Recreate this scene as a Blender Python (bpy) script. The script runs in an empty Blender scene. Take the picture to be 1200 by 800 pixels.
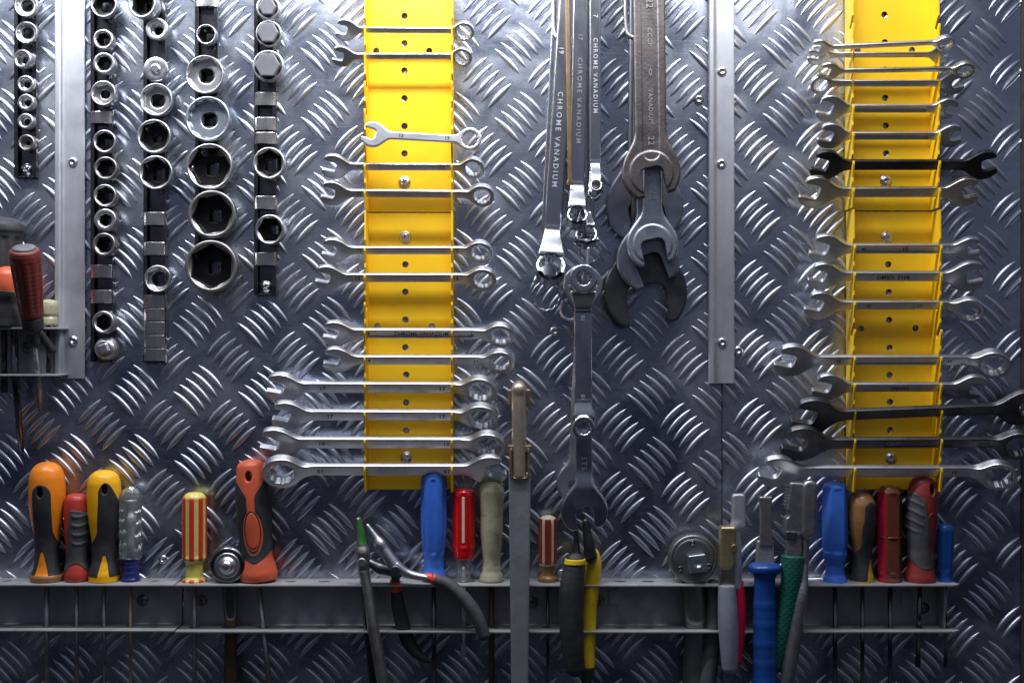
import bpy, math, random
import numpy as np
from mathutils import Matrix, Vector

# ---------------------------------------------------------------- scale and frame
S = 0.0008            # one unit of layout = 0.8 mm
D = 1500.0            # camera distance from the wall in layout units
rnd = random.Random(7)
scene = bpy.context.scene
col = scene.collection
RX = Matrix.Rotation(math.radians(90), 4, 'X')

def W(px, py, d):
    """point at depth d in front of the wall (layout units: right, up, out)"""
    k = 1 - d / D
    return ((px - 600) * k, (400 - py) * k, d)

def place(o, px, py, d, roll=0, tilt=0, yaw=0):
    u, v, d = W(px, py, d)
    o.matrix_world = (Matrix.Translation((u * S, -d * S, v * S))
        @ Matrix.Rotation(-math.radians(roll), 4, 'Y')
        @ Matrix.Rotation(math.radians(yaw), 4, 'Z')
        @ Matrix.Rotation(math.radians(90 + tilt), 4, 'X'))

def tag(o, label, cat, group=None, kind=None):
    if label: o['label'] = label
    if cat: o['category'] = cat
    if group: o['group'] = group
    if kind: o['kind'] = kind
    return o

def thing(name, label, cat, px, py, d, roll=0, tilt=0, yaw=0, group=None):
    o = bpy.data.objects.new(name, None)
    o.empty_display_size = 0.01
    col.objects.link(o)
    place(o, px, py, d, roll, tilt, yaw)
    return tag(o, label, cat, group)

def solid(name, mesh, m, label, cat, px, py, d, roll=0, tilt=0, yaw=0, group=None):
    o = bpy.data.objects.new(name, mesh)
    if len(mesh.materials) == 0: mesh.materials.append(m)
    col.objects.link(o)
    place(o, px, py, d, roll, tilt, yaw)
    return tag(o, label, cat, group)

def part(name, mesh, m, parent, loc=(0, 0, 0), rot=(0, 0, 0), bevel=0, label=None):
    if len(mesh.materials) == 0: mesh.materials.append(m)
    elif mesh.materials[0] is not m:
        mesh = mesh.copy(); mesh.materials.clear(); mesh.materials.append(m)
    o = bpy.data.objects.new(name, mesh)
    col.objects.link(o)
    o.parent = parent
    o.location = [c * S for c in loc]
    o.rotation_euler = [math.radians(a) for a in rot]
    if bevel:
        b = o.modifiers.new('bevel', 'BEVEL'); b.width = bevel * S; b.segments = 2
        b.limit_method = 'ANGLE'; b.angle_limit = math.radians(35); b.harden_normals = False
    if label: o['label'] = label
    return o

# ---------------------------------------------------------------- mesh helpers
def mesh_from(name, verts, faces, smooth=True):
    me = bpy.data.meshes.new(name)
    v = np.asarray(verts, dtype=np.float64) * S
    me.from_pydata(v.tolist(), [], [list(map(int, f)) for f in faces])
    if smooth:
        me.polygons.foreach_set('use_smooth', [True] * len(me.polygons))
    me.update()
    return me

def mesh_quads(name, verts, quads):
    me = bpy.data.meshes.new(name)
    nv, nq = len(verts), len(quads)
    me.vertices.add(nv); me.loops.add(nq * 4); me.polygons.add(nq)
    me.vertices.foreach_set('co', (np.asarray(verts) * S).astype(np.float32).ravel())
    me.loops.foreach_set('vertex_index', np.asarray(quads, dtype=np.int32).ravel())
    me.polygons.foreach_set('loop_start', np.arange(nq, dtype=np.int32) * 4)
    me.polygons.foreach_set('use_smooth', np.ones(nq, dtype=bool))
    me.update(calc_edges=True); me.validate()
    return me

def prism(name, pts, z0, z1, axis='z', smooth=False):
    """polygon extruded; axis z: pts are (x,y); axis y: pts are (x,z); axis x: pts are (z,y)"""
    n = len(pts)
    def m(p, w):
        if axis == 'z': return (p[0], p[1], w)
        if axis == 'y': return (p[0], w, p[1])
        return (w, p[1], p[0])
    vs = [m(p, z0) for p in pts] + [m(p, z1) for p in pts]
    fs = [list(range(n))[::-1], list(range(n, 2 * n))]
    fs += [[i, (i + 1) % n, n + (i + 1) % n, n + i] for i in range(n)]
    me = mesh_from(name, vs, fs, smooth)
    import bmesh
    bm = bmesh.new(); bm.from_mesh(me); bmesh.ops.recalc_face_normals(bm, faces=bm.faces); bm.to_mesh(me); bm.free()
    return me

def boxm(name, x0, x1, y0, y1, z0, z1):
    return prism(name, [(x0, y0), (x1, y0), (x1, y1), (x0, y1)], z0, z1)

def lathe(name, prof, n=32, axis='z'):
    """prof: (radius, height) list"""
    vs, fs = [], []
    for r, h in prof:
        for i in range(n):
            a = 2 * math.pi * i / n
            p = (r * math.cos(a), r * math.sin(a), h)
            vs.append(p if axis == 'z' else (p[0], p[2], -p[1]))
    m = len(prof)
    for j in range(m - 1):
        for i in range(n):
            fs.append([j * n + i, j * n + (i + 1) % n, (j + 1) * n + (i + 1) % n, (j + 1) * n + i])
    fs.append([i for i in range(n)][::-1]); fs.append([(m - 1) * n + i for i in range(n)])
    me = mesh_from(name, vs, fs)
    return me

def circle_pts(cx, cy, r, n=20, rx=None):
    rx = rx or r
    return [(cx + rx * math.cos(2 * math.pi * i / n), cy + r * math.sin(2 * math.pi * i / n)) for i in range(n)]

def plate(name, outline, holes, t, bev=0.25):
    """flat sheet with real holes, centred on z=0, thickness t"""
    cu = bpy.data.curves.new(name, 'CURVE'); cu.dimensions = '2D'; cu.fill_mode = 'BOTH'
    cu.extrude = (t / 2 - bev) * S; cu.bevel_depth = bev * S; cu.bevel_resolution = 1
    for pts in [outline] + holes:
        sp = cu.splines.new('POLY'); sp.points.add(len(pts) - 1)
        for q, p in zip(sp.points, pts): q.co = (p[0] * S, p[1] * S, 0, 1)
        sp.use_cyclic_u = True
    return curve_to_mesh(cu, name)

def curve_to_mesh(cu, name):
    o = bpy.data.objects.new('tmp', cu); col.objects.link(o)
    dg = bpy.context.evaluated_depsgraph_get(); dg.update()
    me = bpy.data.meshes.new_from_object(o.evaluated_get(dg))
    me.name = name
    bpy.data.objects.remove(o); bpy.data.curves.remove(cu)
    return me

def text_mesh(s, size, ext=0.25, spacing=1.0, bold=0.0):
    cu = bpy.data.curves.new('marking', 'FONT'); cu.body = s; cu.size = size * S
    cu.extrude = ext * S; cu.align_x = 'CENTER'; cu.align_y = 'CENTER'; cu.space_character = spacing
    cu.offset = bold * S; cu.resolution_u = 2
    return curve_to_mesh(cu, 'marking')

def tube(name, pts, radii, n=12, caps=True):
    P = [Vector(p) for p in pts]
    if not hasattr(radii, '__len__'): radii = [radii] * len(P)
    vs, fs = [], []
    up = None
    for i, p in enumerate(P):
        t = (P[min(i + 1, len(P) - 1)] - P[max(i - 1, 0)]).normalized()
        if up is None:
            up = Vector((0, 0, 1)) if abs(t.z) < 0.9 else Vector((1, 0, 0))
        s = t.cross(up).normalized(); up = s.cross(t).normalized()
        for k in range(n):
            a = 2 * math.pi * k / n
            vs.append(p + (s * math.cos(a) + up * math.sin(a)) * radii[i])
    for j in range(len(P) - 1):
        for k in range(n):
            fs.append([j * n + k, j * n + (k + 1) % n, (j + 1) * n + (k + 1) % n, (j + 1) * n + k])
    if caps:
        fs.append(list(range(n))[::-1]); fs.append([(len(P) - 1) * n + k for k in range(n)])
    return mesh_from(name, [tuple(v) for v in vs], fs)

def smooth_path(pts, sub=6):
    P = [np.array(p, float) for p in pts]; out = []
    for i in range(len(P) - 1):
        p0 = P[max(i - 1, 0)]; p1 = P[i]; p2 = P[i + 1]; p3 = P[min(i + 2, len(P) - 1)]
        for k in range(sub):
            t = k / sub
            out.append(tuple(0.5 * ((2 * p1) + (-p0 + p2) * t + (2 * p0 - 5 * p1 + 4 * p2 - p3) * t ** 2 + (-p0 + 3 * p1 - 3 * p2 + p3) * t ** 3)))
    out.append(tuple(P[-1]))
    return out

# ---------------------------------------------------------------- signed distance modelling
def smin(a, b, k):
    h = np.clip(0.5 + 0.5 * (b - a) / k, 0, 1)
    return b * (1 - h) + a * h - k * h * (1 - h)
def smax(a, b, k): return -smin(-a, -b, k)
def box2(x, y, hx, hy, r=0.0):
    qx = np.abs(x) - hx + r; qy = np.abs(y) - hy + r
    return np.hypot(np.maximum(qx, 0), np.maximum(qy, 0)) + np.minimum(np.maximum(qx, qy), 0) - r
def ext(d2, z, h, r=0.0):
    w0 = d2 + r; w1 = np.abs(z) - h + r
    return np.minimum(np.maximum(w0, w1), 0) + np.hypot(np.maximum(w0, 0), np.maximum(w1, 0)) - r
def hexd(x, y, ap, rot=0.0):
    c, s = math.cos(rot), math.sin(rot)
    a = x * c + y * s; b = -x * s + y * c
    a = np.abs(a); b = np.abs(b)
    return np.maximum(a * 0.8660254 + b * 0.5, b) - ap
def sstep(t):
    t = np.clip(t, 0, 1); return t * t * (3 - 2 * t)
def seg(x, y, z, a, b, ra, rb, fz=1.0):
    a = np.array(a, float); b = np.array(b, float)
    dx, dy, dz = b - a
    h = np.clip(((x - a[0]) * dx + (y - a[1]) * dy + (z - a[2]) * dz) / (dx * dx + dy * dy + dz * dz + 1e-9), 0, 1)
    return np.sqrt((x - a[0] - h * dx) ** 2 + (y - a[1] - h * dy) ** 2 + ((z - a[2] - h * dz) * fz) ** 2) - (ra + (rb - ra) * h)
def chain(x, y, z, pts, radii, k=1.5, fz=1.0):
    q = smooth_path([(*p, r) for p, r in zip(pts, radii)], 5)
    d = None
    for i in range(len(q) - 1):
        e = seg(x, y, z, q[i][:3], q[i + 1][:3], q[i][3], q[i + 1][3], fz)
        d = e if d is None else np.minimum(d, e)
    return d
def herm(pts):
    ys = np.array([p[0] for p in pts], float); rs = np.array([p[1] for p in pts], float)
    m = np.zeros(len(ys)); dl = np.diff(rs) / np.diff(ys)
    m[0] = dl[0]; m[-1] = dl[-1]
    for i in range(1, len(ys) - 1):
        m[i] = 0 if dl[i - 1] * dl[i] <= 0 else 2 * dl[i - 1] * dl[i] / (dl[i - 1] + dl[i])
    def f(y):
        y = np.clip(y, ys[0], ys[-1]); i = np.clip(np.searchsorted(ys, y) - 1, 0, len(ys) - 2)
        h = ys[i + 1] - ys[i]; t = (y - ys[i]) / h
        return ((2 * t**3 - 3 * t**2 + 1) * rs[i] + (t**3 - 2 * t**2 + t) * h * m[i] + (-2 * t**3 + 3 * t**2) * rs[i + 1] + (t**3 - t**2) * h * m[i + 1])
    return f

def sdf_mesh(name, f, lo, hi, h=1.0, newton=3):
    lo = np.array(lo, float) - 1.5 * h; hi = np.array(hi, float) + 1.5 * h
    n = np.ceil((hi - lo) / h).astype(int) + 1
    ax = [lo[i] + h * np.arange(n[i]) for i in range(3)]
    X, Y, Z = np.meshgrid(*ax, indexing='ij')
    V = np.asarray(f(X, Y, Z), dtype=np.float64) + 1e-7
    inside = V < 0
    cx = n - 1
    cnt = np.zeros(cx, int); acc = np.zeros(tuple(cx) + (3,))
    offs = [(a, b, c) for a in (0, 1) for b in (0, 1) for c in (0, 1)]
    def sl(o): return tuple(slice(o[i], o[i] + cx[i]) for i in range(3))
    for axis in range(3):
        for o in offs:
            if o[axis] == 1: continue
            o2 = list(o); o2[axis] = 1
            A = V[sl(o)]; B = V[sl(o2)]
            m = (A < 0) != (B < 0)
            t = np.where(m, A / np.where(m, A - B, 1), 0)
            for j in range(3):
                acc[..., j] += m * (o[j] + (t if j == axis else 0))
            cnt += m
    act = cnt > 0
    idx = -np.ones(tuple(cx), int); idx[act] = np.arange(act.sum())
    ijk = np.argwhere(act)
    P = lo + h * (ijk + acc[act] / cnt[act][:, None])
    quads = []
    for axis in range(3):
        u, v = (axis + 1) % 3, (axis + 2) % 3
        A = inside; s0 = [slice(None)] * 3; s1 = [slice(None)] * 3
        s0[axis] = slice(0, -1); s1[axis] = slice(1, None)
        ch = A[tuple(s0)] != A[tuple(s1)]
        e = np.argwhere(ch)
        ok = (e[:, u] > 0) & (e[:, v] > 0) & (e[:, u] < n[u] - 1) & (e[:, v] < n[v] - 1)
        e = e[ok]
        flip = A[tuple(s0)][tuple(e.T)]
        def g(du, dv):
            q = e.copy(); q[:, u] -= du; q[:, v] -= dv
            return idx[tuple(q.T)]
        a, b, c, d_ = g(1, 1), g(0, 1), g(0, 0), g(1, 0)
        q = np.stack([a, b, c, d_], 1); q[~flip] = q[~flip][:, ::-1]
        quads.append(q)
    Q = np.concatenate(quads)
    P0 = P.copy(); eps = 0.05 * h
    for _ in range(newton):
        x, y, z = P.T
        d = f(x, y, z)
        gx = (f(x + eps, y, z) - f(x - eps, y, z)); gy = (f(x, y + eps, z) - f(x, y - eps, z)); gz = (f(x, y, z + eps) - f(x, y, z - eps))
        G = np.stack([gx, gy, gz], 1) / (2 * eps)
        g2 = np.maximum((G ** 2).sum(1), 0.05)
        step = -(d / g2)[:, None] * G
        P = P + np.clip(step, -0.4 * h, 0.4 * h)
    dd = np.linalg.norm(P - P0, axis=1); bad = dd > 0.9 * h
    P[bad] = P0[bad]
    me = mesh_quads(name, P, Q)
    return me

# ---------------------------------------------------------------- materials
MATS = {}
def mat(name, base, metallic=0.0, rough=0.5, var=0.15, vscale=60, rvar=0.1, bump=0.0, bscale=250,
        dirt=None, dscale=45, damt=0.5, trans=0.0, ior=1.45, coat=0.0, stretch=None, sss=0.0, emit=None, spec=None):
    m = bpy.data.materials.new(name); m.use_nodes = True
    nt = m.node_tree; N = nt.nodes; L = nt.links; N.clear()
    out = N.new('ShaderNodeOutputMaterial'); b = N.new('ShaderNodeBsdfPrincipled')
    L.new(b.outputs[0], out.inputs[0])
    tc = N.new('ShaderNodeTexCoord'); mp = N.new('ShaderNodeMapping')
    L.new(tc.outputs['Object'], mp.inputs[0])
    if stretch: mp.inputs['Scale'].default_value = stretch
    n1 = N.new('ShaderNodeTexNoise'); n1.inputs['Scale'].default_value = vscale; n1.inputs['Detail'].default_value = 6
    n1.inputs['Roughness'].default_value = 0.65
    L.new(mp.outputs[0], n1.inputs['Vector'])
    r1 = N.new('ShaderNodeMapRange'); r1.inputs['From Min'].default_value = 0.3; r1.inputs['From Max'].default_value = 0.7
    r1.inputs['To Min'].default_value = 1 - var; r1.inputs['To Max'].default_value = 1 + var
    L.new(n1.outputs['Fac'], r1.inputs['Value'])
    mul = N.new('ShaderNodeVectorMath'); mul.operation = 'SCALE'
    mul.inputs[0].default_value = base[:3]; L.new(r1.outputs[0], mul.inputs['Scale'])
    colr = mul.outputs[0]
    n2 = N.new('ShaderNodeTexNoise'); n2.inputs['Scale'].default_value = dscale; n2.inputs['Detail'].default_value = 8
    n2.inputs['Roughness'].default_value = 0.7
    L.new(tc.outputs['Object'], n2.inputs['Vector'])
    if dirt:
        r2 = N.new('ShaderNodeMapRange'); r2.inputs['From Min'].default_value = 0.5; r2.inputs['From Max'].default_value = 0.68
        r2.inputs['To Max'].default_value = damt
        L.new(n2.outputs['Fac'], r2.inputs['Value'])
        mx = N.new('ShaderNodeMix'); mx.data_type = 'RGBA'
        L.new(r2.outputs[0], mx.inputs['Factor']); L.new(colr, mx.inputs['A']); mx.inputs['B'].default_value = (*dirt, 1)
        colr = mx.outputs['Result']
    L.new(colr, b.inputs['Base Color'])
    r3 = N.new('ShaderNodeMapRange'); r3.inputs['From Min'].default_value = 0.3; r3.inputs['From Max'].default_value = 0.7
    r3.inputs['To Min'].default_value = max(rough - rvar, 0.03); r3.inputs['To Max'].default_value = min(rough + rvar, 1)
    L.new(n2.outputs['Fac'], r3.inputs['Value']); L.new(r3.outputs[0], b.inputs['Roughness'])
    b.inputs['Metallic'].default_value = metallic
    b.inputs['Transmission Weight'].default_value = trans; b.inputs['IOR'].default_value = ior
    b.inputs['Coat Weight'].default_value = coat; b.inputs['Coat Roughness'].default_value = 0.15
    if sss:
        b.inputs['Subsurface Weight'].default_value = sss; b.inputs['Subsurface Radius'].default_value = (0.004, 0.003, 0.002); b.inputs['Subsurface Scale'].default_value = 1.0
    if spec is not None: b.inputs['Specular IOR Level'].default_value = spec
    if bump:
        n3 = N.new('ShaderNodeTexNoise'); n3.inputs['Scale'].default_value = bscale; n3.inputs['Detail'].default_value = 4
        L.new(mp.outputs[0], n3.inputs['Vector'])
        bp = N.new('ShaderNodeBump'); bp.inputs['Strength'].default_value = bump; bp.inputs['Distance'].default_value = 0.0006
        L.new(n3.outputs['Fac'], bp.inputs['Height']); L.new(bp.outputs[0], b.inputs['Normal'])
    MATS[name] = m
    return m

chrome = mat('polished_chrome', (0.66, 0.68, 0.72), 1, 0.22, 0.06, 80, 0.06, 0.02, 400, dirt=(0.35, 0.34, 0.34), damt=0.3)
satin = mat('satin_chrome', (0.62, 0.63, 0.66), 1, 0.36, 0.08, 70, 0.06, 0.04, 500, dirt=(0.25, 0.22, 0.19), damt=0.35)
satin_warm = mat('warm_nickel', (0.66, 0.63, 0.52), 1, 0.3, 0.10, 70, 0.08, 0.12, 500, dirt=(0.3, 0.24, 0.15), damt=0.4)
socket_steel = mat('socket_steel', (0.62, 0.62, 0.64), 1, 0.36, 0.1, 90, 0.07, 0.04, 600, dirt=(0.2, 0.17, 0.14), damt=0.5)
socket_dark = mat('aged_socket_steel', (0.34, 0.33, 0.32), 1, 0.42, 0.2, 90, 0.08, 0.05, 600, dirt=(0.10, 0.08, 0.07), damt=0.7)
dark_steel = mat('dark_steel', (0.17, 0.17, 0.185), 1, 0.38, 0.25, 70, 0.1, 0.15, 500, dirt=(0.05, 0.045, 0.04), damt=0.6)
black_steel = mat('black_oxide_steel', (0.045, 0.045, 0.05), 0.8, 0.35, 0.3, 70, 0.1, 0.15, 500, dirt=(0.10, 0.09, 0.08), damt=0.4)
forged = mat('brown_forged_steel', (0.20, 0.182, 0.178), 1, 0.42, 0.2, 60, 0.1, 0.35, 420, dirt=(0.13, 0.10, 0.09), damt=0.7)
blue_steel = mat('blue_grey_steel', (0.50, 0.545, 0.61), 1, 0.38, 0.15, 60, 0.1, 0.2, 420, dirt=(0.18, 0.19, 0.22), damt=0.6)
rail_black = mat('blackened_rail_steel', (0.17, 0.17, 0.185), 1, 0.22, 0.3, 60, 0.12, 0.05, 400, dirt=(0.05, 0.05, 0.05), damt=0.5)
clip_steel = mat('spring_steel', (0.60, 0.58, 0.55), 1, 0.3, 0.15, 120, 0.1, 0.15, 300, dirt=(0.2, 0.18, 0.15), damt=0.5, stretch=(1, 0.15, 1))
bare_alu = mat('strip_aluminium', (0.46, 0.47, 0.51), 0.75, 0.5, 0.10, 60, 0.08, 0.25, 380, dirt=(0.36, 0.37, 0.40), damt=0.5, stretch=(1, 0.25, 1))
rivet_m = mat('rivet_aluminium', (0.66, 0.66, 0.69), 1, 0.3, 0.1, 200, 0.1, 0.1, 500)
zinc = mat('zinc_screw', (0.60, 0.60, 0.60), 1, 0.25, 0.15, 200, 0.1, 0.1, 500)
yellow = mat('yellow_powder_coat', (0.80, 0.495, 0.012), 0, 0.42, 0.05, 30, 0.06, 0.08, 260, dirt=(0.68, 0.38, 0.02), dscale=25, damt=0.2)
shelf_m = mat('grey_painted_steel', (0.25, 0.265, 0.28), 0.35, 0.42, 0.12, 30, 0.08, 0.12, 300, dirt=(0.15, 0.15, 0.155), dscale=28, damt=0.6)
shelf_top = mat('dusty_grey_steel', (0.33, 0.33, 0.34), 0.2, 0.5, 0.15, 30, 0.08, 0.12, 300, dirt=(0.17, 0.16, 0.15), dscale=28, damt=0.6)
wire_m = mat('galvanised_wire', (0.62, 0.62, 0.62), 0.9, 0.35, 0.1, 80, 0.1, 0.1, 400)
paint_dark = mat('dark_marking', (0.03, 0.03, 0.035), 0.2, 0.6, 0.1)
mark_light = mat('raised_marking', (0.50, 0.51, 0.56), 0.3, 0.4, 0.05)
mark_mid = mat('forged_marking', (0.36, 0.34, 0.33), 0.5, 0.4, 0.05)
orange_p = mat('orange_plastic', (0.80, 0.23, 0.012), 0, 0.36, 0.08, 60, 0.08, 0.08, 300, dirt=(0.35, 0.13, 0.03), damt=0.5, sss=0.05)
orange_red = mat('orange_red_plastic', (0.60, 0.105, 0.045), 0, 0.42, 0.08, 60, 0.08, 0.1, 300, dirt=(0.33, 0.07, 0.04), damt=0.5)
bright_red = mat('bright_red_plastic', (0.72, 0.06, 0.02), 0, 0.35, 0.08, 60, 0.08, 0.08, 300, dirt=(0.40, 0.06, 0.03), damt=0.4)
yellow_p = mat('amber_yellow_plastic', (0.83, 0.42, 0.008), 0, 0.36, 0.08, 60, 0.08, 0.06, 300, dirt=(0.5, 0.25, 0.02), damt=0.4)
rubber = mat('black_rubber', (0.024, 0.025, 0.028), 0, 0.58, 0.2, 90, 0.1, 0.3, 700, dirt=(0.055, 0.053, 0.05), damt=0.5)
rubber_grey = mat('charcoal_rubber', (0.055, 0.06, 0.068), 0, 0.6, 0.15, 90, 0.1, 0.3, 700, dirt=(0.10, 0.095, 0.09), damt=0.5)
red_p = mat('brick_red_plastic', (0.42, 0.040, 0.030), 0, 0.42, 0.1, 60, 0.08, 0.1, 300, dirt=(0.22, 0.03, 0.025), damt=0.4)
dark_red = mat('maroon_plastic', (0.15, 0.026, 0.022), 0, 0.5, 0.12, 60, 0.08, 0.15, 400, dirt=(0.10, 0.03, 0.025), damt=0.5)
blue_p = mat('blue_plastic', (0.045, 0.15, 0.60), 0, 0.32, 0.08, 60, 0.08, 0.06, 250, dirt=(0.03, 0.08, 0.30), damt=0.5, sss=0.05)
blue_d = mat('deep_blue_plastic', (0.010, 0.062, 0.27), 0, 0.3, 0.1, 60, 0.08, 0.06, 250, dirt=(0.01, 0.04, 0.16), damt=0.5)
navy = mat('navy_plastic', (0.012, 0.022, 0.13), 0, 0.3, 0.1, 60, 0.08)
clear_p = mat('clear_acrylic', (0.80, 0.85, 0.80), 0, 0.10, 0.04, 60, 0.03, trans=0.9, ior=1.25)
neck_clear = mat('clear_neck_acrylic', (0.9, 0.9, 0.92), 0, 0.08, 0.04, 60, 0.04, trans=0.9, ior=1.45)
red_clear = mat('red_translucent_plastic', (0.70, 0.010, 0.012), 0, 0.14, 0.06, 60, 0.06, 0.05, 300, trans=0.25, ior=1.45, coat=0.6)
cream = mat('cream_plastic', (0.62, 0.55, 0.42), 0, 0.4, 0.1, 90, 0.1, dirt=(0.35, 0.28, 0.2), damt=0.5)
amber_clear = mat('yellowed_acetate', (0.50, 0.47, 0.33), 0, 0.25, 0.25, 45, 0.1, 0.08, 250, dirt=(0.20, 0.17, 0.10), dscale=35, damt=0.7, trans=0.25, ior=1.45, sss=0.15)
lime = mat('yellow_acetate', (0.68, 0.58, 0.13), 0, 0.28, 0.08, 60, 0.08, 0.05, 300, dirt=(0.35, 0.3, 0.1), damt=0.3, trans=0.1)
stripe_red = mat('red_stripe', (0.55, 0.035, 0.035), 0, 0.32, 0.08, 60, 0.08, dirt=(0.35, 0.05, 0.03), damt=0.4)
wood_red = mat('worn_red_lacquer', (0.30, 0.030, 0.022), 0, 0.35, 0.2, 80, 0.1, 0.15, 300, dirt=(0.16, 0.05, 0.03), damt=0.6)
brown_clear = mat('brown_acetate', (0.16, 0.045, 0.028), 0, 0.2, 0.25, 50, 0.08, 0.06, 300, dirt=(0.09, 0.045, 0.03), damt=0.6, coat=0.4, trans=0.12)
crimson = mat('crimson_plastic', (0.30, 0.010, 0.035), 0, 0.25, 0.1, 60, 0.08, coat=0.3)
wood_brown = mat('oiled_brown_handle', (0.25, 0.125, 0.045), 0, 0.38, 0.25, 60, 0.1, 0.12, 250, dirt=(0.09, 0.05, 0.025), damt=0.7)
olive_yellow = mat('olive_yellow_plastic', (0.42, 0.29, 0.02), 0, 0.4, 0.1, 60, 0.08, dirt=(0.2, 0.13, 0.02), damt=0.4)
rust_dark = mat('rusty_dark_steel', (0.11, 0.075, 0.05), 0.7, 0.5, 0.3, 70, 0.1, 0.3, 300, dirt=(0.16, 0.09, 0.05), damt=0.6)
bronze = mat('worn_bronze', (0.36, 0.25, 0.15), 0.85, 0.38, 0.25, 60, 0.1, 0.2, 300, dirt=(0.16, 0.11, 0.07), damt=0.7)
brass = mat('worn_brass', (0.62, 0.50, 0.27), 0.9, 0.34, 0.15, 60, 0.1, 0.15, 300, dirt=(0.35, 0.26, 0.14), damt=0.5)
tool_grey = mat('grey_tool_steel', (0.30, 0.32, 0.33), 0.6, 0.45, 0.15, 60, 0.1, 0.2, 400, dirt=(0.18, 0.18, 0.18), damt=0.6)
plier_steel = mat('worn_plier_steel', (0.42, 0.41, 0.41), 0.95, 0.38, 0.25, 70, 0.1, 0.35, 350, dirt=(0.12, 0.10, 0.09), damt=0.7)
green_p = mat('dark_green_plastic', (0.010, 0.085, 0.062), 0, 0.38, 0.12, 60, 0.08, 0.1, 400, dirt=(0.02, 0.07, 0.05), damt=0.5)
green_paint = mat('chipped_green_paint', (0.03, 0.16, 0.03), 0.1, 0.5, 0.3, 90, 0.1, 0.3, 500, dirt=(0.2, 0.2, 0.19), dscale=110, damt=0.9)
grey_grip = mat('grey_vinyl', (0.21, 0.22, 0.27), 0, 0.42, 0.1, 60, 0.08, 0.06, 300, dirt=(0.10, 0.10, 0.12), damt=0.4)
pink_red = mat('raspberry_vinyl', (0.55, 0.010, 0.055), 0, 0.34, 0.08, 60, 0.08, dirt=(0.3, 0.02, 0.04), damt=0.4)
plier_yellow = mat('plier_yellow', (0.62, 0.44, 0.015), 0, 0.4, 0.1, 60, 0.08, dirt=(0.3, 0.2, 0.02), damt=0.4)
hole_dark = mat('recess_shade_black', (0.012, 0.011, 0.010), 0, 0.5, 0.2)  # near-black base colour standing in for the shade deep inside socket holes
cap_grey = mat('slate_plastic_cap', (0.10, 0.105, 0.12), 0, 0.45, 0.1)

brick_d = mat('dark_brick_plastic', (0.24, 0.028, 0.025), 0, 0.42, 0.1, 60, 0.08, 0.1, 300, dirt=(0.14, 0.025, 0.02), damt=0.4)
rod_m = mat('tan_worn_steel', (0.40, 0.34, 0.26), 0.7, 0.42, 0.2, 70, 0.1, 0.2, 300, dirt=(0.20, 0.16, 0.12), damt=0.6)
grey_blue_d = mat('dim_blue_grey_steel', (0.27, 0.29, 0.34), 1, 0.42, 0.15, 60, 0.1, 0.1, 420, dirt=(0.14, 0.15, 0.17), damt=0.6)

ratchet_m = mat('ratchet_steel', (0.22, 0.22, 0.225), 0.9, 0.42, 0.15, 60, 0.1, 0.15, 400, dirt=(0.12, 0.115, 0.11), damt=0.6)
black_grey = mat('blackened_grey_steel', (0.12, 0.12, 0.125), 1, 0.42, 0.2, 70, 0.1, 0.1, 500, dirt=(0.07, 0.062, 0.055), damt=0.6)

dark_chrome = mat('hanging_chrome', (0.52, 0.54, 0.58), 1, 0.24, 0.08, 80, 0.05, 0.0, 400, dirt=(0.30, 0.30, 0.31), damt=0.4)
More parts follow.
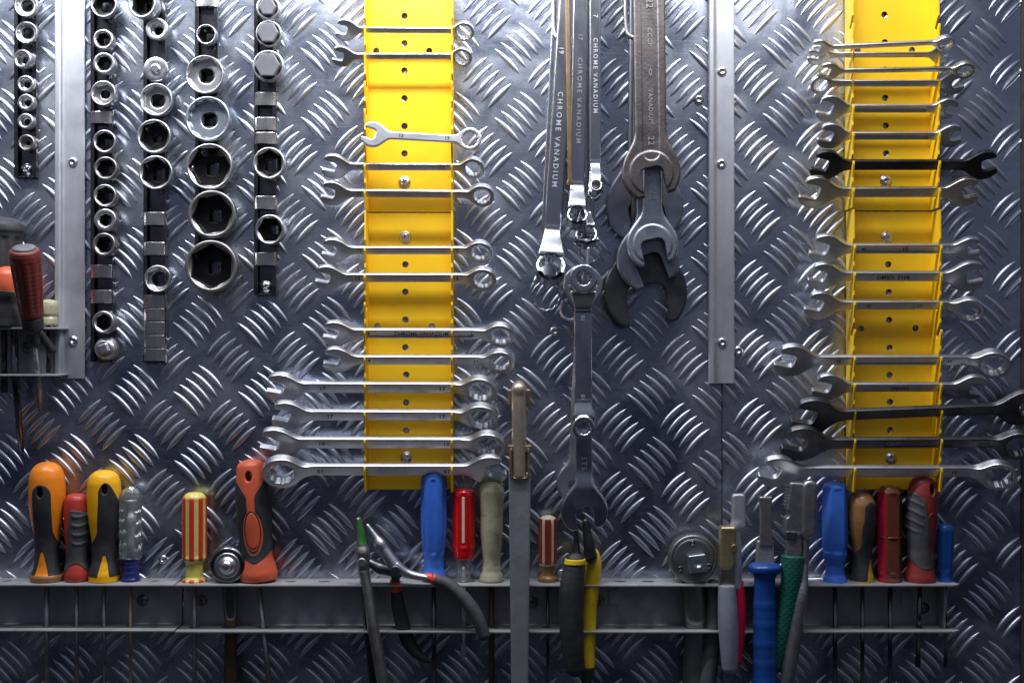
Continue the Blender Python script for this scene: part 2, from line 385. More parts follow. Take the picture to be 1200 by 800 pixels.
# ---------------------------------------------------------------- tread plate wall
def wall_material(rib=False):
    m = bpy.data.materials.new('aluminium_tread_ribs' if rib else 'aluminium_tread_plate'); m.use_nodes = True
    nt = m.node_tree; N = nt.nodes; L = nt.links; N.clear()
    out = N.new('ShaderNodeOutputMaterial')
    tc = N.new('ShaderNodeTexCoord')
    def noise(scale, detail=6, rough=0.6, vec=None, dist=0.0):
        n = N.new('ShaderNodeTexNoise'); n.inputs['Scale'].default_value = scale; n.inputs['Detail'].default_value = detail
        n.inputs['Roughness'].default_value = rough; n.inputs['Distortion'].default_value = dist
        L.new(vec or tc.outputs['Object'], n.inputs['Vector']); return n.outputs['Fac']
    def rng(v, a, b, c, d):
        r = N.new('ShaderNodeMapRange')
        for k, q in zip(('From Min', 'From Max', 'To Min', 'To Max'), (a, b, c, d)): r.inputs[k].default_value = q
        L.new(v, r.inputs['Value']); return r.outputs[0]
    smear = rng(noise(9, 8, 0.6, dist=1.2), 0.40, 0.64, 0, 1)
    fine = rng(noise(70, 8, 0.75), 0.35, 0.65, 0, 1)
    spots = rng(noise(160, 3, 0.5), 0.66, 0.72, 0, 1)
    mx = N.new('ShaderNodeMix'); mx.data_type = 'RGBA'
    mx.inputs['A'].default_value = (0.40, 0.445, 0.55, 1); mx.inputs['B'].default_value = (0.51, 0.535, 0.60, 1)
    L.new(smear, mx.inputs['Factor'])
    mx2 = N.new('ShaderNodeMix'); mx2.data_type = 'RGBA'; mx2.inputs['B'].default_value = (0.72, 0.72, 0.74, 1)
    sp = N.new('ShaderNodeMath'); sp.operation = 'MULTIPLY'; sp.inputs[1].default_value = 0.35
    L.new(spots, sp.inputs[0]); L.new(sp.outputs[0], mx2.inputs['Factor']); L.new(mx.outputs['Result'], mx2.inputs['A'])
    colr = mx2.outputs['Result']
    # scratches: two stretched noises
    def scratch(rot, sc):
        mp = N.new('ShaderNodeMapping'); mp.inputs['Rotation'].default_value = (0, 0, rot); mp.inputs['Scale'].default_value = (12, 700, 1)
        L.new(tc.outputs['Object'], mp.inputs[0])
        return rng(noise(1.0, 3, 0.5, mp.outputs[0]), 0.62, 0.72, 0, 1)
    sc1 = scratch(0.5, 1); sc2 = scratch(-1.1, 1)
    add = N.new('ShaderNodeMath'); add.operation = 'ADD'; L.new(sc1, add.inputs[0]); L.new(sc2, add.inputs[1])
    g1 = N.new('ShaderNodeBsdfAnisotropic'); g2 = N.new('ShaderNodeBsdfAnisotropic')
    L.new(colr, g1.inputs['Color']); L.new(colr, g2.inputs['Color'])
    rr = N.new('ShaderNodeMath'); rr.operation = 'MULTIPLY_ADD'; rr.inputs[1].default_value = 0.10; rr.inputs[2].default_value = 0.145
    L.new(fine, rr.inputs[0])
    rr2 = N.new('ShaderNodeMath'); rr2.operation = 'MULTIPLY_ADD'; rr2.inputs[1].default_value = 0.12; L.new(smear, rr2.inputs[0]); L.new(rr.outputs[0], rr2.inputs[2])
    L.new(rr2.outputs[0], g1.inputs['Roughness']); g2.inputs['Roughness'].default_value = 0.48
    fac = N.new('ShaderNodeMath'); fac.operation = 'MULTIPLY_ADD'; fac.inputs[1].default_value = 0.30; fac.inputs[2].default_value = 0.10
    L.new(smear, fac.inputs[0])
    fac2 = N.new('ShaderNodeMath'); fac2.operation = 'MULTIPLY_ADD'; fac2.inputs[1].default_value = 0.25; fac2.use_clamp = True
    L.new(add.outputs[0], fac2.inputs[0]); L.new(fac.outputs[0], fac2.inputs[2])
    bp = N.new('ShaderNodeBump'); bp.inputs['Strength'].default_value = 0.10; bp.inputs['Distance'].default_value = 0.002
    n5 = noise(45, 5, 0.6); L.new(n5, bp.inputs['Height'])
    bp2 = N.new('ShaderNodeBump'); bp2.inputs['Strength'].default_value = 0.05; bp2.inputs['Distance'].default_value = 0.0004
    L.new(noise(600, 3, 0.6), bp2.inputs['Height']); L.new(bp.outputs[0], bp2.inputs['Normal'])
    for g in (g1, g2): L.new(bp2.outputs[0], g.inputs['Normal'])
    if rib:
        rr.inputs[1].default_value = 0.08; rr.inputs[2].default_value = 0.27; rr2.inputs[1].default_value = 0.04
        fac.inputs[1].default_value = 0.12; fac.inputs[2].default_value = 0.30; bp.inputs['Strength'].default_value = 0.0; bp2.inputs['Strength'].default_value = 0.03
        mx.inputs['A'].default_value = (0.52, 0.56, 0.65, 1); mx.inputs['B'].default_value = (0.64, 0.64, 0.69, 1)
    ms = N.new('ShaderNodeMixShader'); L.new(fac2.outputs[0], ms.inputs[0]); L.new(g1.outputs[0], ms.inputs[1]); L.new(g2.outputs[0], ms.inputs[2])
    L.new(ms.outputs[0], out.inputs[0])
    return m
wall_m = wall_material(); rib_m = wall_material(True)

def tread(x0, x1, base, a, b):
    """plate between photo columns x0..x1 with the two-way five bar pattern"""
    V, F = [], []
    ns = 12
    pr = [(-1, -0.2), (-0.80, 0.66), (-0.56, 0.95), (0, 1.06), (0.56, 0.95), (0.80, 0.66), (1, -0.2)]
    r = random.Random(3)
    def rib(p, q):
        p = np.array(p); q = np.array(q); c = (p + q) / 2; t = (q - p); Ln = np.linalg.norm(t); t = t / Ln
        nrm = np.array([-t[1], t[0]]);
        if nrm[1] < 0: nrm = -nrm
        if c[0] < x0 - 600 + 2 or c[0] > x1 - 600 - 2: return
        o = len(V); hw = 3.6 * r.uniform(0.93, 1.05); ht = 2.3 * r.uniform(0.9, 1.1); bow = 1.15
        for i in range(ns + 1):
            s = -1 + 2 * i / ns
            e = max(1 - s * s, 0); w = hw * e ** 0.8; h = ht * e ** 0.6
            cc = c + t * (s * Ln / 2) + nrm * bow * e
            for (pw, ph) in pr:
                xy = cc + nrm * (-pw) * w
                V.append((min(max(xy[0], x0 - 600), x1 - 600), xy[1], ph * h if ph > 0 else -0.2))
        m = len(pr)
        for i in range(ns):
            for j in range(m - 1):
                F.append([o + i * m + j, o + i * m + j + 1, o + (i + 1) * m + j + 1, o + (i + 1) * m + j])
    flipx = 1
    for i in range(-14, 22):
        for j in range(-10, 11):
            cx = base[0] + a[0] * i + b[0] * j; cy = base[1] + a[1] * i + b[1] * j
            if cx < x0 - 60 or cx > x1 + 60 or cy < -220 or cy > 1000: continue
            for k in range(-2, 3):
                jx, jy = r.uniform(-.3, .3), r.uniform(-.3, .3)
                mx, my = cx + k * 7.22 + jx, cy + k * 7.63 + jy
                rib((mx - 14.6 - 600, 400 - (my + 15.3)), (mx + 14.3 - 600, 400 - (my - 15.1)))
                mx, my = cx + a[0] / 2 + b[0] / 2 + k * 7.3 + jx, cy + a[1] / 2 + b[1] / 2 - k * 7.6 + jy
                rib((mx - 15.0 - 600, 400 - (my - 15.3)), (mx + 15.0 - 600, 400 - (my + 15.3)))
    o = len(V)
    X0, X1 = x0 - 600, x1 - 600
    V += [(X0, -640, 0), (X1, -640, 0), (X1, 640, 0), (X0, 640, 0), (X0, -640, -3), (X1, -640, -3), (X1, 640, -3), (X0, 640, -3)]
    F += [[o, o + 1, o + 2, o + 3], [o + 1, o + 5, o + 6, o + 2], [o, o + 3, o + 7, o + 4]]
    me = mesh_from('wall', V, F)
    np_ = len(me.polygons)
    for k in range(np_ - 3): me.polygons[k].material_index = 1
    for k in range(np_ - 3, np_): me.polygons[k].use_smooth = False
    import bmesh
    bm = bmesh.new(); bm.from_mesh(me); bmesh.ops.recalc_face_normals(bm, faces=bm.faces)
    for f in bm.faces:
        if f.normal.z < -0.5: f.normal_flip()
    bm.to_mesh(me); bm.free()
    return me

for (x0, x1, base, a, b) in ((-260, 845.5, (802.7, 501.9), (75.94, 0.47), (0.74, 80.6)),
                             (846.6, 1196, (1118, 577.7), (76.0, 0.3), (0.9, 80.85))):
    o = bpy.data.objects.new('wall', tread(x0, x1, base, a, b)); col.objects.link(o)
    o.data.materials.append(wall_m); o.data.materials.append(rib_m)
    o.matrix_world = RX; o['kind'] = 'structure'

# backing sheet behind the joints of the plates
bk = bpy.data.objects.new('wall_backing', boxm('wall_backing', -860, 860, -640, 640, -8, -4)); col.objects.link(bk)
bk.data.materials.append(hole_dark); bk.matrix_world = RX; bk['kind'] = 'structure'

ed = bpy.data.objects.new('wall', boxm('wall', 596.6, 860, -640, 640, -4, 1.5)); col.objects.link(ed)
ed.data.materials.append(mat('dull_brown_frame', (0.10, 0.09, 0.08), 0.4, 0.5, 0.2)); ed.matrix_world = RX; ed['kind'] = 'structure'

# ---------------------------------------------------------------- fasteners
def rivet_mesh():
    return lathe('rivet', [(0.3, 1.2), (1.5, 1.1), (1.7, 1.9), (3.2, 2.6), (4.4, 2.0), (5.6, 0.7), (5.9, 0.0), (5.9, -1)][::-1], 24)
RIV = rivet_mesh()
def screw_mesh(r=6.5):
    def f(x, y, z):
        dome = np.maximum(np.sqrt(x**2 + y**2 + (z + r * 1.3 - 3.6)**2) - r * 1.3, -(z + 1))
        dome = smax(dome, np.hypot(x, y) - r, 0.8)
        washer = ext(np.hypot(x, y) - r * 1.08, z, 0.9, 0.4)
        c, s = math.cos(0.5), math.sin(0.5)
        a = x * c + y * s; b = -x * s + y * c
        cross = np.minimum(box2(a, b, r * 0.5, 0.9), box2(a, b, 0.9, r * 0.5))
        return smax(np.minimum(dome, washer), -np.maximum(cross, -(z - 0.8)), 0.3)
    return sdf_mesh('screw', f, (-r * 1.2, -r * 1.2, -1.2), (r * 1.2, r * 1.2, 4.5), 0.45)
SCR = screw_mesh()

# ---------------------------------------------------------------- aluminium cover strips
def cover_strip(px0, px1, y0, y1, rivets, label):
    d = 5
    t = thing('cover_strip', label, 'metal strip', px0, y1, 0, group='aluminium strips covering the plate joints')
    wd = px1 - px0; hgt = (y1 - y0)
    prof = [(0, 3), (0, 9), (1.2, 10.2), (5.5, 10.2), (7.2, 9), (8.6, 5.6), (10.5, 5.0), (wd - 1, 5.0), (wd, 4.2), (wd, 3)]
    part('strip_body', prism('strip_body', prof, 0, hgt, 'y'), bare_alu, t, bevel=0.5)
    for (rx, ry) in rivets:
        part('rivet', RIV, rivet_m, t, ((rx - px0) * 0.997, (y1 - ry) * 0.997, 5.0))
cover_strip(67, 101, -230, 443.5, [(87, -8), (87, 190), (87.5, 399)], 'left aluminium cover strip with three rivets, beside the left socket rails')
cover_strip(829, 860, -230, 449, [(845, -20), (844.5, 192), (845.5, 401)], 'right aluminium cover strip running down between the large wrenches and right yellow rack')
part_riv = [(846, 84, 5.2)]
# loose rivets in the plate, some around hooks
for i, (rx, ry, lb) in enumerate([(819, 117, 'small rivet in the plate just left of the right cover strip, upper one'),
                    (865, 411, 'small rivet in the plate just right of the right cover strip bottom end'),
                    (650, 388, 'small domed rivet in the plate left of the long hanging wrench'),
                    (650, 116, 'small rivet in the plate left of the hanging ring wrenches'),
                    (846, 84, 'dark centred rivet near the top of the right cover strip'),
                    (191, 655, 'small rivet in the plate above the shelf beside the clear screwdriver'),
                    (859, 118, 'small rivet in the plate touching the right edge of the right strip')]):
    solid('rivet', RIV, rivet_m, lb, 'rivet', rx, ry, 5.2 if i == 4 else 0.6, group='loose rivets in the tread plate')

# ---------------------------------------------------------------- channel shelves
def channel_shelf(px0, px1, ytop_front, ybot_front, depth, holes, bholes, screws, label, end_left, end_right, embosses=()):
    """px0..px1 measured at the front edge"""
    k = 1 - depth / D
    X0 = (px0 - 600) * k; X1 = (px1 - 600) * k
    VT = (400 - ytop_front) * k; VB = (400 - ybot_front) * k
    t = bpy.data.objects.new('tool_shelf', None); col.objects.link(t); t.empty_display_size = 0.01
    t.matrix_world = Matrix.Translation((0, 0, VT * S)) @ RX
    tag(t, label, 'shelf', 'grey steel channel shelves')
    def flange(y, hs, dep, name):
        c = 6
        out = [(X0 + (c if end_left else 0), dep), (X0, dep - c if end_left else dep), (X0, 1), (X1, 1), (X1, dep - c if end_right else dep), (X1 - (c if end_right else 0), dep)]
        if end_right: out = out[:3] + [(X1 - 12, 1), (X1 + 0, dep - 7), (X1 - 9, dep)]
        if end_left: out = [(X0 + 8, dep), (X0, dep - 6), (X0, 1)] + out[3:]
        hl = [circle_pts(hx, hz, hr, 18, hrx) for (hx, hz, hr, hrx) in hs]
        me = plate(name, out, hl, 2.2)
        part(name, me, shelf_top, t, (0, y - 1.1, 0), (90, 0, 0))
        # plate lies in x,y -> after +90 about X: y -> +z(out)
    flange(0, holes, depth, 'top_flange'); flange(VB - VT, bholes, depth - 1, 'bottom_flange')
    bx1 = X1 - (14 if end_right else 0); bx0 = X0
    part('back_plate', boxm('back_plate', bx0, bx1, VB - VT, -2.3, 2.0, 4.2), shelf_m, t, bevel=0.3)
    if end_right:
        part('end_plate', boxm('end_plate', bx1 - 1.8, bx1, VB - VT + 0.2, -2.4, 4.3, 30), shelf_m, t, bevel=0.2)
    for (sx, sy) in screws:
        ku = 1 - 5 / D
        part('screw', SCR, MATS['dark_steel'], t, ((sx - 600) * ku, (400 - sy) * ku - VT, 4.2))
    for (ex, ey) in embosses:
        part('embossed_tab', boxm('embossed_tab', -6, 6, -9, 9, 0, 1.5), shelf_m, t, ((ex - 600), (400 - ey) - VT, 4.2), bevel=0.7)
    return t
HZ = 20
def sx(px, d=HZ): return (px - 600) * (1 - d / D)
hA = [(sx(p), HZ, 5, 6) for p in (8, 56, 89, 122, 152, 181)]
channel_shelf(-120, 203, 684.5, 738, 43, hA, [(h[0], h[1], 5, 6) for h in hA], [(167, 703)], 'left section of the long grey channel shelf, holding four screwdrivers', False, False)
hBx = [228, 267, 308, 340, 380, 428, 465, 515, 550, 578, 610, 641, 672, 695, 727, 760, 812, 850, 895, 930, 978, 1003, 1042, 1077, 1108]
hB = [(sx(p), HZ, 6, 7.5) for p in hBx]
channel_shelf(205, 1127, 685, 739.5, 43, hB, [(h[0], h[1], 6, 7.5) for h in hB], [(236, 703), (624, 705), (702, 703), (1082, 712)],
              'long right section of the grey channel shelf with chamfered right end', False, True, [(719, 698), (1060, 700), (1045, 700)])
channel_shelf(-120, 66.5, 383.5, 438.5, 43, [(sx(20), HZ, 6, 7), (sx(44), HZ, 6, 7)], [(sx(22), HZ, 6, 7), (sx(48), HZ, 6, 7)], [(32, 407)],
              'small grey channel shelf at the left edge below the red handles', False, False)

# ---------------------------------------------------------------- yellow wrench racks
RD = 43.0
def rack(pxl, pxr, ytop, ybot, cents, holes, screws, label, first=False):
    """pxl, pxr: front positions of the side rails, cents: (screen y of wrench centre, width) for every slot"""
    k = 1 - 38 / D
    X0 = (pxl - 600) * k; X1 = (pxr - 600) * k
    YT = (400 - ytop) * (1 - 6 / D); YB = (400 - ybot) * (1 - 6 / D)
    t = bpy.data.objects.new('wrench_rack', None); col.objects.link(t); t.empty_display_size = 0.01
    t.matrix_world = Matrix.Translation(((X0 + X1) / 2 * S, 0, YB * S)) @ RX
    tag(t, label, 'wrench rack', 'yellow wrench racks')
    hw = (X1 - X0) / 2
    def lc(hx, hy, d=6): q = 1 - d / D; return ((hx - 600) * q - (X0 + X1) / 2, (400 - hy) * q - YB)
    hl = [circle_pts(*lc(hx, hy), 4.0, 20) for (hx, hy) in holes]
    part('back_plate', plate('back_plate', [(-hw, 0), (hw, 0), (hw, YT - YB), (-hw, YT - YB)], hl, 2.0), yellow, t, (0, 0, 5))
    prof = [(4.0, YT - YB), (35, YT - YB)]
    c7 = 0.7071
    for (cy, w) in cents:
        vc = (400 - cy) * (1 - 30 / D) - YB
        C = lambda s: (30 + c7 * s, vc + c7 * s)
        top = C(12); bt = C(-w / 2 - 2.5); tp = C(w / 2 + 2.5)
        g = 3.6
        prof += [(35.5, vc + 12.5 + g), (top[0] - c7 * g, top[1] + c7 * g), (bt[0] - c7 * g, bt[1] + c7 * g), (bt[0] + 1, bt[1] - 1), (bt[0] + c7 * g, bt[1] - c7 * g),
                 (tp[0] + c7 * g, tp[1] - c7 * g), (tp[0] + c7 * g + 2.2, tp[1] - c7 * g - 1.0), (tp[0] + c7 * g + 2.4, tp[1] - c7 * g - 4)]
    prof += [(35, 0), (4.0, 0)]
    # drop points that fold back
    rm = prism('side_rail', prof, -1.0, 1.0, 'x')
    part('side_rail', rm, yellow, t, (-hw, 0, 0), bevel=0.25)
    part('side_rail', rm, yellow, t, (hw, 0, 0), bevel=0.25)
    for (qx, qy) in screws:
        u, v = lc(qx, qy); part('screw', SCR, zinc, t, (u, v, 6.2))
LW = [(34, 8), (65, 8), (99, 9), (131, 9), (164, 9), (195, 9), (226, 10)]
rack(427.5, 529.5, -60, 248, LW, [(474, 19), (474, 51), (474, 83), (474, 115.5), (474, 148), (474, 180), (441, 60), (503, 60)], [(474, 213.5)],
     'upper left yellow wrench rack ending above the horizontal seam')
LW2 = [(293, 10), (325, 10), (357, 10), (390, 12), (421, 12), (453, 14), (486, 14), (518, 14), (550, 14)]
rack(427.5, 529.5, 250, 573, LW2, [(475, 310), (475, 342), (475, 374.5), (475, 407), (476, 439), (476, 471.5), (476, 504), (442.5, 382.5), (506, 382.5)], [(475, 278), (476, 535.5)],
     'lower left yellow wrench rack holding the larger combination wrenches')
RW = [(50, 6), (65, 7), (82, 6), (98, 7), (127, 10), (159, 10), (193, 12), (225, 13)]
RW = [(64, 7), (97, 7), (127, 10), (159, 10), (193, 12), (225, 13)]
rack(1000, 1101, -60, 246.5, [(31, 7)] + RW, [(1036.5, 17.5), (1037, 50), (1037, 82), (1037.5, 115), (1038, 147.5), (1038.5, 180), (1005, 60), (1069, 59)], [(1038, 212)],
     'upper right yellow wrench rack with thin wrenches crowding its top slots')
RW2 = [(291, 12), (323, 12), (357, 12), (389, 11), (421, 12), (452, 12), (484, 15), (518, 15), (551, 14)]
rack(1001.5, 1103, 248.5, 573, RW2, [(1041, 310), (1041.5, 342.5), (1042, 375), (1009, 385), (1073, 384.5), (1042.5, 407.5), (1042.5, 439.5), (1043, 471), (1043, 504)], [(1039.5, 278), (1044, 536.5)],
     'lower right yellow wrench rack with two bare side holes in its middle')
# ---------------------------------------------------------------- socket rails, clips and sockets
def clip_mesh(w=27, h=15):
    o = [(-w / 2, 0)] + [(-w / 2 * math.cos(math.pi * i / 12), 6.5 + 5.5 * math.sin(math.pi * i / 12) ** 0.8) for i in range(13)] + [(w / 2, 0)]
    i = [(x * 0.93, z - 0.9) for x, z in o][::-1]
    return prism('clip', o + i[1:-1], -h / 2, h / 2, 'y')
def socket_rail(pxc, y0, y1, width, clips, screws, label, ww=None):
    d = 8
    k = 1 - d / D
    t = thing('socket_rail', label, 'socket rail', pxc, y1, 0, group='dark steel socket rails')
    H = (y1 - y0) * k; w = width * k / 2
    prof = [(-w, 1.0), (-w, 9.5), (-w + 4.5, 9.5), (-w + 4.5, 8.0), (-w + 1.4, 8.0), (-w + 1.4, 2.6), (w - 1.4, 2.6), (w - 1.4, 8.0), (w - 4.5, 8.0), (w - 4.5, 9.5), (w, 9.5), (w, 1.0)]
    part('channel', prism('channel', prof, 0, H, 'y'), rail_black, t, bevel=0.3)
    part('end_lip', boxm('end_lip', -w + 1.5, w - 1.5, 0, 1.5, 2.7, 7.5), rail_black, t, bevel=0.3)
    for (cy, ch) in clips:
        part('clip', clip_mesh(width + 0.6, ch), clip_steel, t, (0, (y1 - cy) * k, 0.6), bevel=0.3)
        part('clip_post', boxm('clip_post', -4.5, 4.5, -ch / 2 - 1, ch / 2 + 1, 9, 12.3), clip_steel, t, (0, (y1 - cy) * k, 0.2), bevel=1.0) if False else None
    for sy_ in screws:
        part('screw', SCR, zinc, t, (0, (y1 - sy_) * k, 3.0))
SG = 'dark steel socket rails'
socket_rail(33, -60, 209, 26, [], [199], 'short socket rail left of the left cover strip, with small sockets')
socket_rail(122, -60, 424, 26, [(138, 14), (318, 15), (347.5, 15)], [], 'second socket rail, right of the left cover strip, with a drive adapter at its foot')
socket_rail(183.5, -60, 425, 26, [(256.5, 15), (291.5, 15)] + [(353 + 15.6 * i, 14.6) for i in range(5)], [], 'third socket rail ending in five empty spring clips in a row')
socket_rail(244, -60, 330, 27, [(2, 14)], [], 'fourth socket rail carrying the largest sockets')
socket_rail(312.5, -60, 346, 26, [(117, 15), (146, 15), (162.5, 13), (238, 15), (304, 15)], [336], 'fifth socket rail with three grey bolt head plugs at its top')

def socket_mesh(R, L, ap, depth, drive, pts=6, rot=0.0, hh=0.85):
    def f(x, y, z):
        r = np.hypot(x, y)
        body = ext(r - R, z + L / 2, L / 2, 1.8)
        # narrower drive end
        body = smax(body, r - (R * 0.86 + 0.14 * R * sstep((z + L * 0.75) / (L * 0.25))), 1.0) if R > 10 else body
        body = np.maximum(body, -(np.maximum(np.abs(r - R - 0.1) - 0.5, np.abs(z + 7) - 0.6))) if R > 15 else body
        hx = hexd(x, y, ap, rot)
        if pts == 12: hx = np.minimum(hx, hexd(x, y, ap, rot + math.pi / 6))
        cone = (r - (ap * 1.10 + (z + 1.6) * 0.9))
        hx = np.minimum(hx, np.maximum(cone, -(z + 3)))
        hole = np.maximum(hx, -(z + depth))
        cone2 = np.maximum(r - (drive * 1.35), -(z + depth + 2.5))
        sq = np.maximum(box2(x, y, drive, drive, 0.6), -(z + L + 5))
        hole = np.minimum(hole, np.minimum(np.maximum(cone2, -(z + depth + 1.2)), sq))
        return smax(body, -hole, 0.5)
    return sdf_mesh('socket', f, (-R, -R, -L), (R, R, 0.3), hh)

def round_plug(R, L, ap, lift, kind):
    def f(x, y, z):
        r = np.hypot(x, y)
        body = ext(r - R, z + L / 2, L / 2, 1.6)
        if kind == 'bolt':
            body = smax(body, -(np.maximum(r - R * 0.86, -(z + 1.5))), 0.8)
            hx = smax(ext(hexd(x, y, ap, 0.2), z, lift, 0.8), np.sqrt(x**2 + y**2 + (z + 2.2 * R - lift)**2) - 2.2 * R - 0.3, 0.5)
            return np.minimum(body, hx)
        if kind == 'disc':
            body = smax(body, z - 1.5 + 0.25 * np.maximum(r - 5, 0), 0.5)
            return smin(body, ext(r - 5.2, z, 3.4, 0.8), 0.6)
        if kind == 'adapter':
            dome = np.sqrt(x**2 + y**2 + (z + R * 0.8)**2) - R * 1.02
            body = smax(body, dome, 1.0)
            sq = ext(box2(x * .94 + y * .34, -x * .34 + y * .94, ap, ap, 0.8), z, lift, 1.0)
            return np.minimum(body, sq)
        return body
    return sdf_mesh('socket', f, (-R, -R, -L), (R, R, lift + 1), 0.8)

SKG = 'chrome sockets clipped on the rails'
def sock(px, py, R, ap, depth, drive, m, label, L=34, pts=6, rot=0.1, yaw=0, tilt=0, d=None):
    dark = depth >= 15
    L = L * 0.52; depth = min(depth, L - 3.5)
    dd = d or (9 + L)
    k = 1 - dd / D
    me = socket_mesh(R * k, L, ap * k, depth, drive * k, pts, rot, 0.75 if R < 16 else 0.95)
    me.materials.append(m); me.materials.append(hole_dark)
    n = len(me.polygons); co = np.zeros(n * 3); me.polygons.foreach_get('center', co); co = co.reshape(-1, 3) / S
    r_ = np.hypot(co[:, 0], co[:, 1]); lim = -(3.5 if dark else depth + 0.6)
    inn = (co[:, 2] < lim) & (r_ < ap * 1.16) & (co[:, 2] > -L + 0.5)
    me.polygons.foreach_set('material_index', inn.astype(np.int32))  # inner faces take the near-black, so the hole's shade is painted in
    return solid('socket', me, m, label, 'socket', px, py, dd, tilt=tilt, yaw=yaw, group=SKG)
def plug(px, py, R, L, ap, lift, kind, m, label, yaw=0, tilt=0):
    L = L * 0.55
    k = 1 - (9 + L) / D
    me = round_plug(R * k, L, ap * k, lift, kind)
    return solid('socket_plug' if kind != 'adapter' else 'drive_adapter', me, m, label, 'socket plug' if kind != 'adapter' else 'drive adapter', px, py, 9 + L, yaw=yaw, tilt=tilt)
ss, sd = socket_steel, socket_dark
# first rail
sock(30, 6, 14, 10.2, 5, 5.5, ss, 'wide shallow socket at the very top of the leftmost rail', L=22, pts=12)
sock(30.5, 38, 13, 9.8, 5, 5.5, ss, 'second socket down the leftmost rail, pale square drive inside', L=22, pts=12)
sock(25.5, 69, 11.5, 6.4, 12, 3.5, ss, 'socket turned left of the leftmost rail, third from top', L=26, pts=12, yaw=-9)
sock(29.5, 98, 10.2, 5.6, 12, 3, ss, 'small ring shaped socket, fourth down the leftmost rail', L=22, pts=12)
sock(30, 119.5, 9.7, 5.2, 12, 3, ss, 'small socket fifth down the leftmost rail, slightly brighter rim', L=22, pts=12)
sock(29.5, 142, 9.5, 4.8, 12, 3, ss, 'small socket sixth down the leftmost rail above the brown one', L=22, pts=12)
sock(30.5, 167, 9.8, 6.0, 8, 2, sd, 'brownish dull socket, lowest on the leftmost rail above its screw', L=20, pts=12)
# second rail
sock(121, 5, 15.5, 11.5, 20, 6, ss, 'wide hexagon socket cut by the top edge on the second rail', L=34)
sock(120.5, 46, 12.2, 7.3, 22, 4.2, ss, 'hexagon socket below the cut one on the second rail', L=34)
sock(121.5, 74, 13, 7.6, 20, 4.5, ss, 'hexagon socket with thick rim, third on the second rail', L=34)
sock(120.5, 109, 15, 10.8, 9, 4.2, ss, 'wide socket with round floor hole above the first clip of the second rail', L=34, rot=0.3)
sock(122, 165.5, 13.8, 9.6, 26, 4.5, ss, 'socket with very dark hexagon just below the first clip of the second rail', L=34, rot=0.45)
sock(123.5, 197, 14, 9.3, 26, 4.5, sd, 'dark worn socket in the middle of the second rail', L=34)
sock(122.5, 229, 13.6, 9.4, 26, 4.5, ss, 'socket between the dark worn one and the thick rimmed one, second rail', L=34, rot=0.35)
sock(123, 257.5, 13.4, 6.6, 24, 4, ss, 'thick rimmed socket with small hexagon on the second rail', L=34, rot=0.5)
sock(121.5, 286.5, 14.2, 8.8, 26, 4.5, sd, 'socket just above the lower two clips of the second rail', L=34, yaw=-4)
sock(120.5, 377.5, 13.6, 8.6, 26, 4.5, ss, 'single socket between the lower clips and the drive adapter', L=34, yaw=-7, rot=0.5)
plug(122, 408.5, 14, 26, 5.2, 4.5, 'adapter', ss, 'domed drive adapter with square stub at the foot of the second rail')
# third rail
sock(166, 4, 17.5, 12.2, 22, 6.5, ss, 'large tilted socket cut by the top edge, left of the third rail', L=44, yaw=-8, rot=0.45)
sock(183.5, 34, 13.5, 6.8, 9, 4, ss, 'narrow mouthed grey socket on the third rail above the pale disc', L=26, pts=12)
plug(182, 81, 14.6, 16, 5, 3, 'disc', rivet_m, 'pale machined disc with round centre stub on the third rail')
sock(182.5, 116.5, 19.5, 15, 9, 6.5, ss, 'socket with bright inside and square drive hole, below the pale disc', L=34, rot=0.55)
sock(180, 159.5, 20.3, 15.2, 24, 5, ss, 'socket with dark shaded inside on the third rail', L=36, rot=0.3)
sock(182, 202, 20.3, 15.2, 17, 7, ss, 'socket with dark square hole, lowest of the three large ones on the third rail', L=36, rot=0.45)
sock(184.5, 326.5, 16.2, 11.8, 10, 7, ss, 'shallow square drive socket above the row of five empty clips', L=24, rot=0.45, pts=6)
# fourth rail
sock(241, 40, 12, 9, 20, 4.5, ss, 'smallest socket on the fourth rail, near the top', L=36, yaw=-4)
sock(239.5, 87, 22.8, 18, 9, 7, ss, 'large socket with bright grey inside, upper one on the fourth rail', L=38, rot=0.15, yaw=-2)
sock(243, 139, 26.6, 20.5, 10, 7.2, MATS['blue_grey_steel'], 'bluish large twelve point socket, second large one on the fourth rail', L=40, pts=12, rot=0.1)
sock(245, 195, 27.5, 21.5, 26, 7, ss, 'large socket with dark hexagon in the middle of the fourth rail', L=42, rot=0.0)
sock(248, 251, 28.5, 21, 32, 7, sd, 'dull dark large socket, last but one on the fourth rail', L=42, rot=0.15)
sock(247, 312, 31, 23, 34, 7, sd, 'biggest and lowest socket on the fourth rail', L=44, rot=0.5)
# fifth rail
PLG = mat('grey_nylon_plug', (0.11, 0.113, 0.125), 0, 0.5, 0.1)
for (px, py, R, ap, lb) in ((314, 9, 14.5, 9.2, 'top grey bolt head plug on the fifth rail'), (314.5, 39, 15.5, 11.2, 'middle grey bolt head plug on the fifth rail'),
                        (314, 77, 18.8, 13.2, 'largest grey bolt head plug, lowest of three on the fifth rail')):
    t = thing('socket_plug', lb, 'socket plug', px, py, 28)
    k = 1 - 28 / D
    me = socket_mesh(R * k, 18, ap * 1.0, 12, 5, 6, 0.52, 0.9)
    part('socket_body', me, ss, t)
    ap2 = ap * 0.97
    hx = prism('hex_insert', [(ap2 * 1.1547 * math.cos(math.pi / 6 + i * math.pi / 3 + 0.52), ap2 * 1.1547 * math.sin(math.pi / 6 + i * math.pi / 3 + 0.52)) for i in range(6)], -10, 5)
    part('hex_insert', hx, PLG, t, bevel=1.2)
sock(315, 191, 19, 14, 18, 7, ss, 'upper socket on the fifth rail with square drive showing', L=34, rot=0.5)
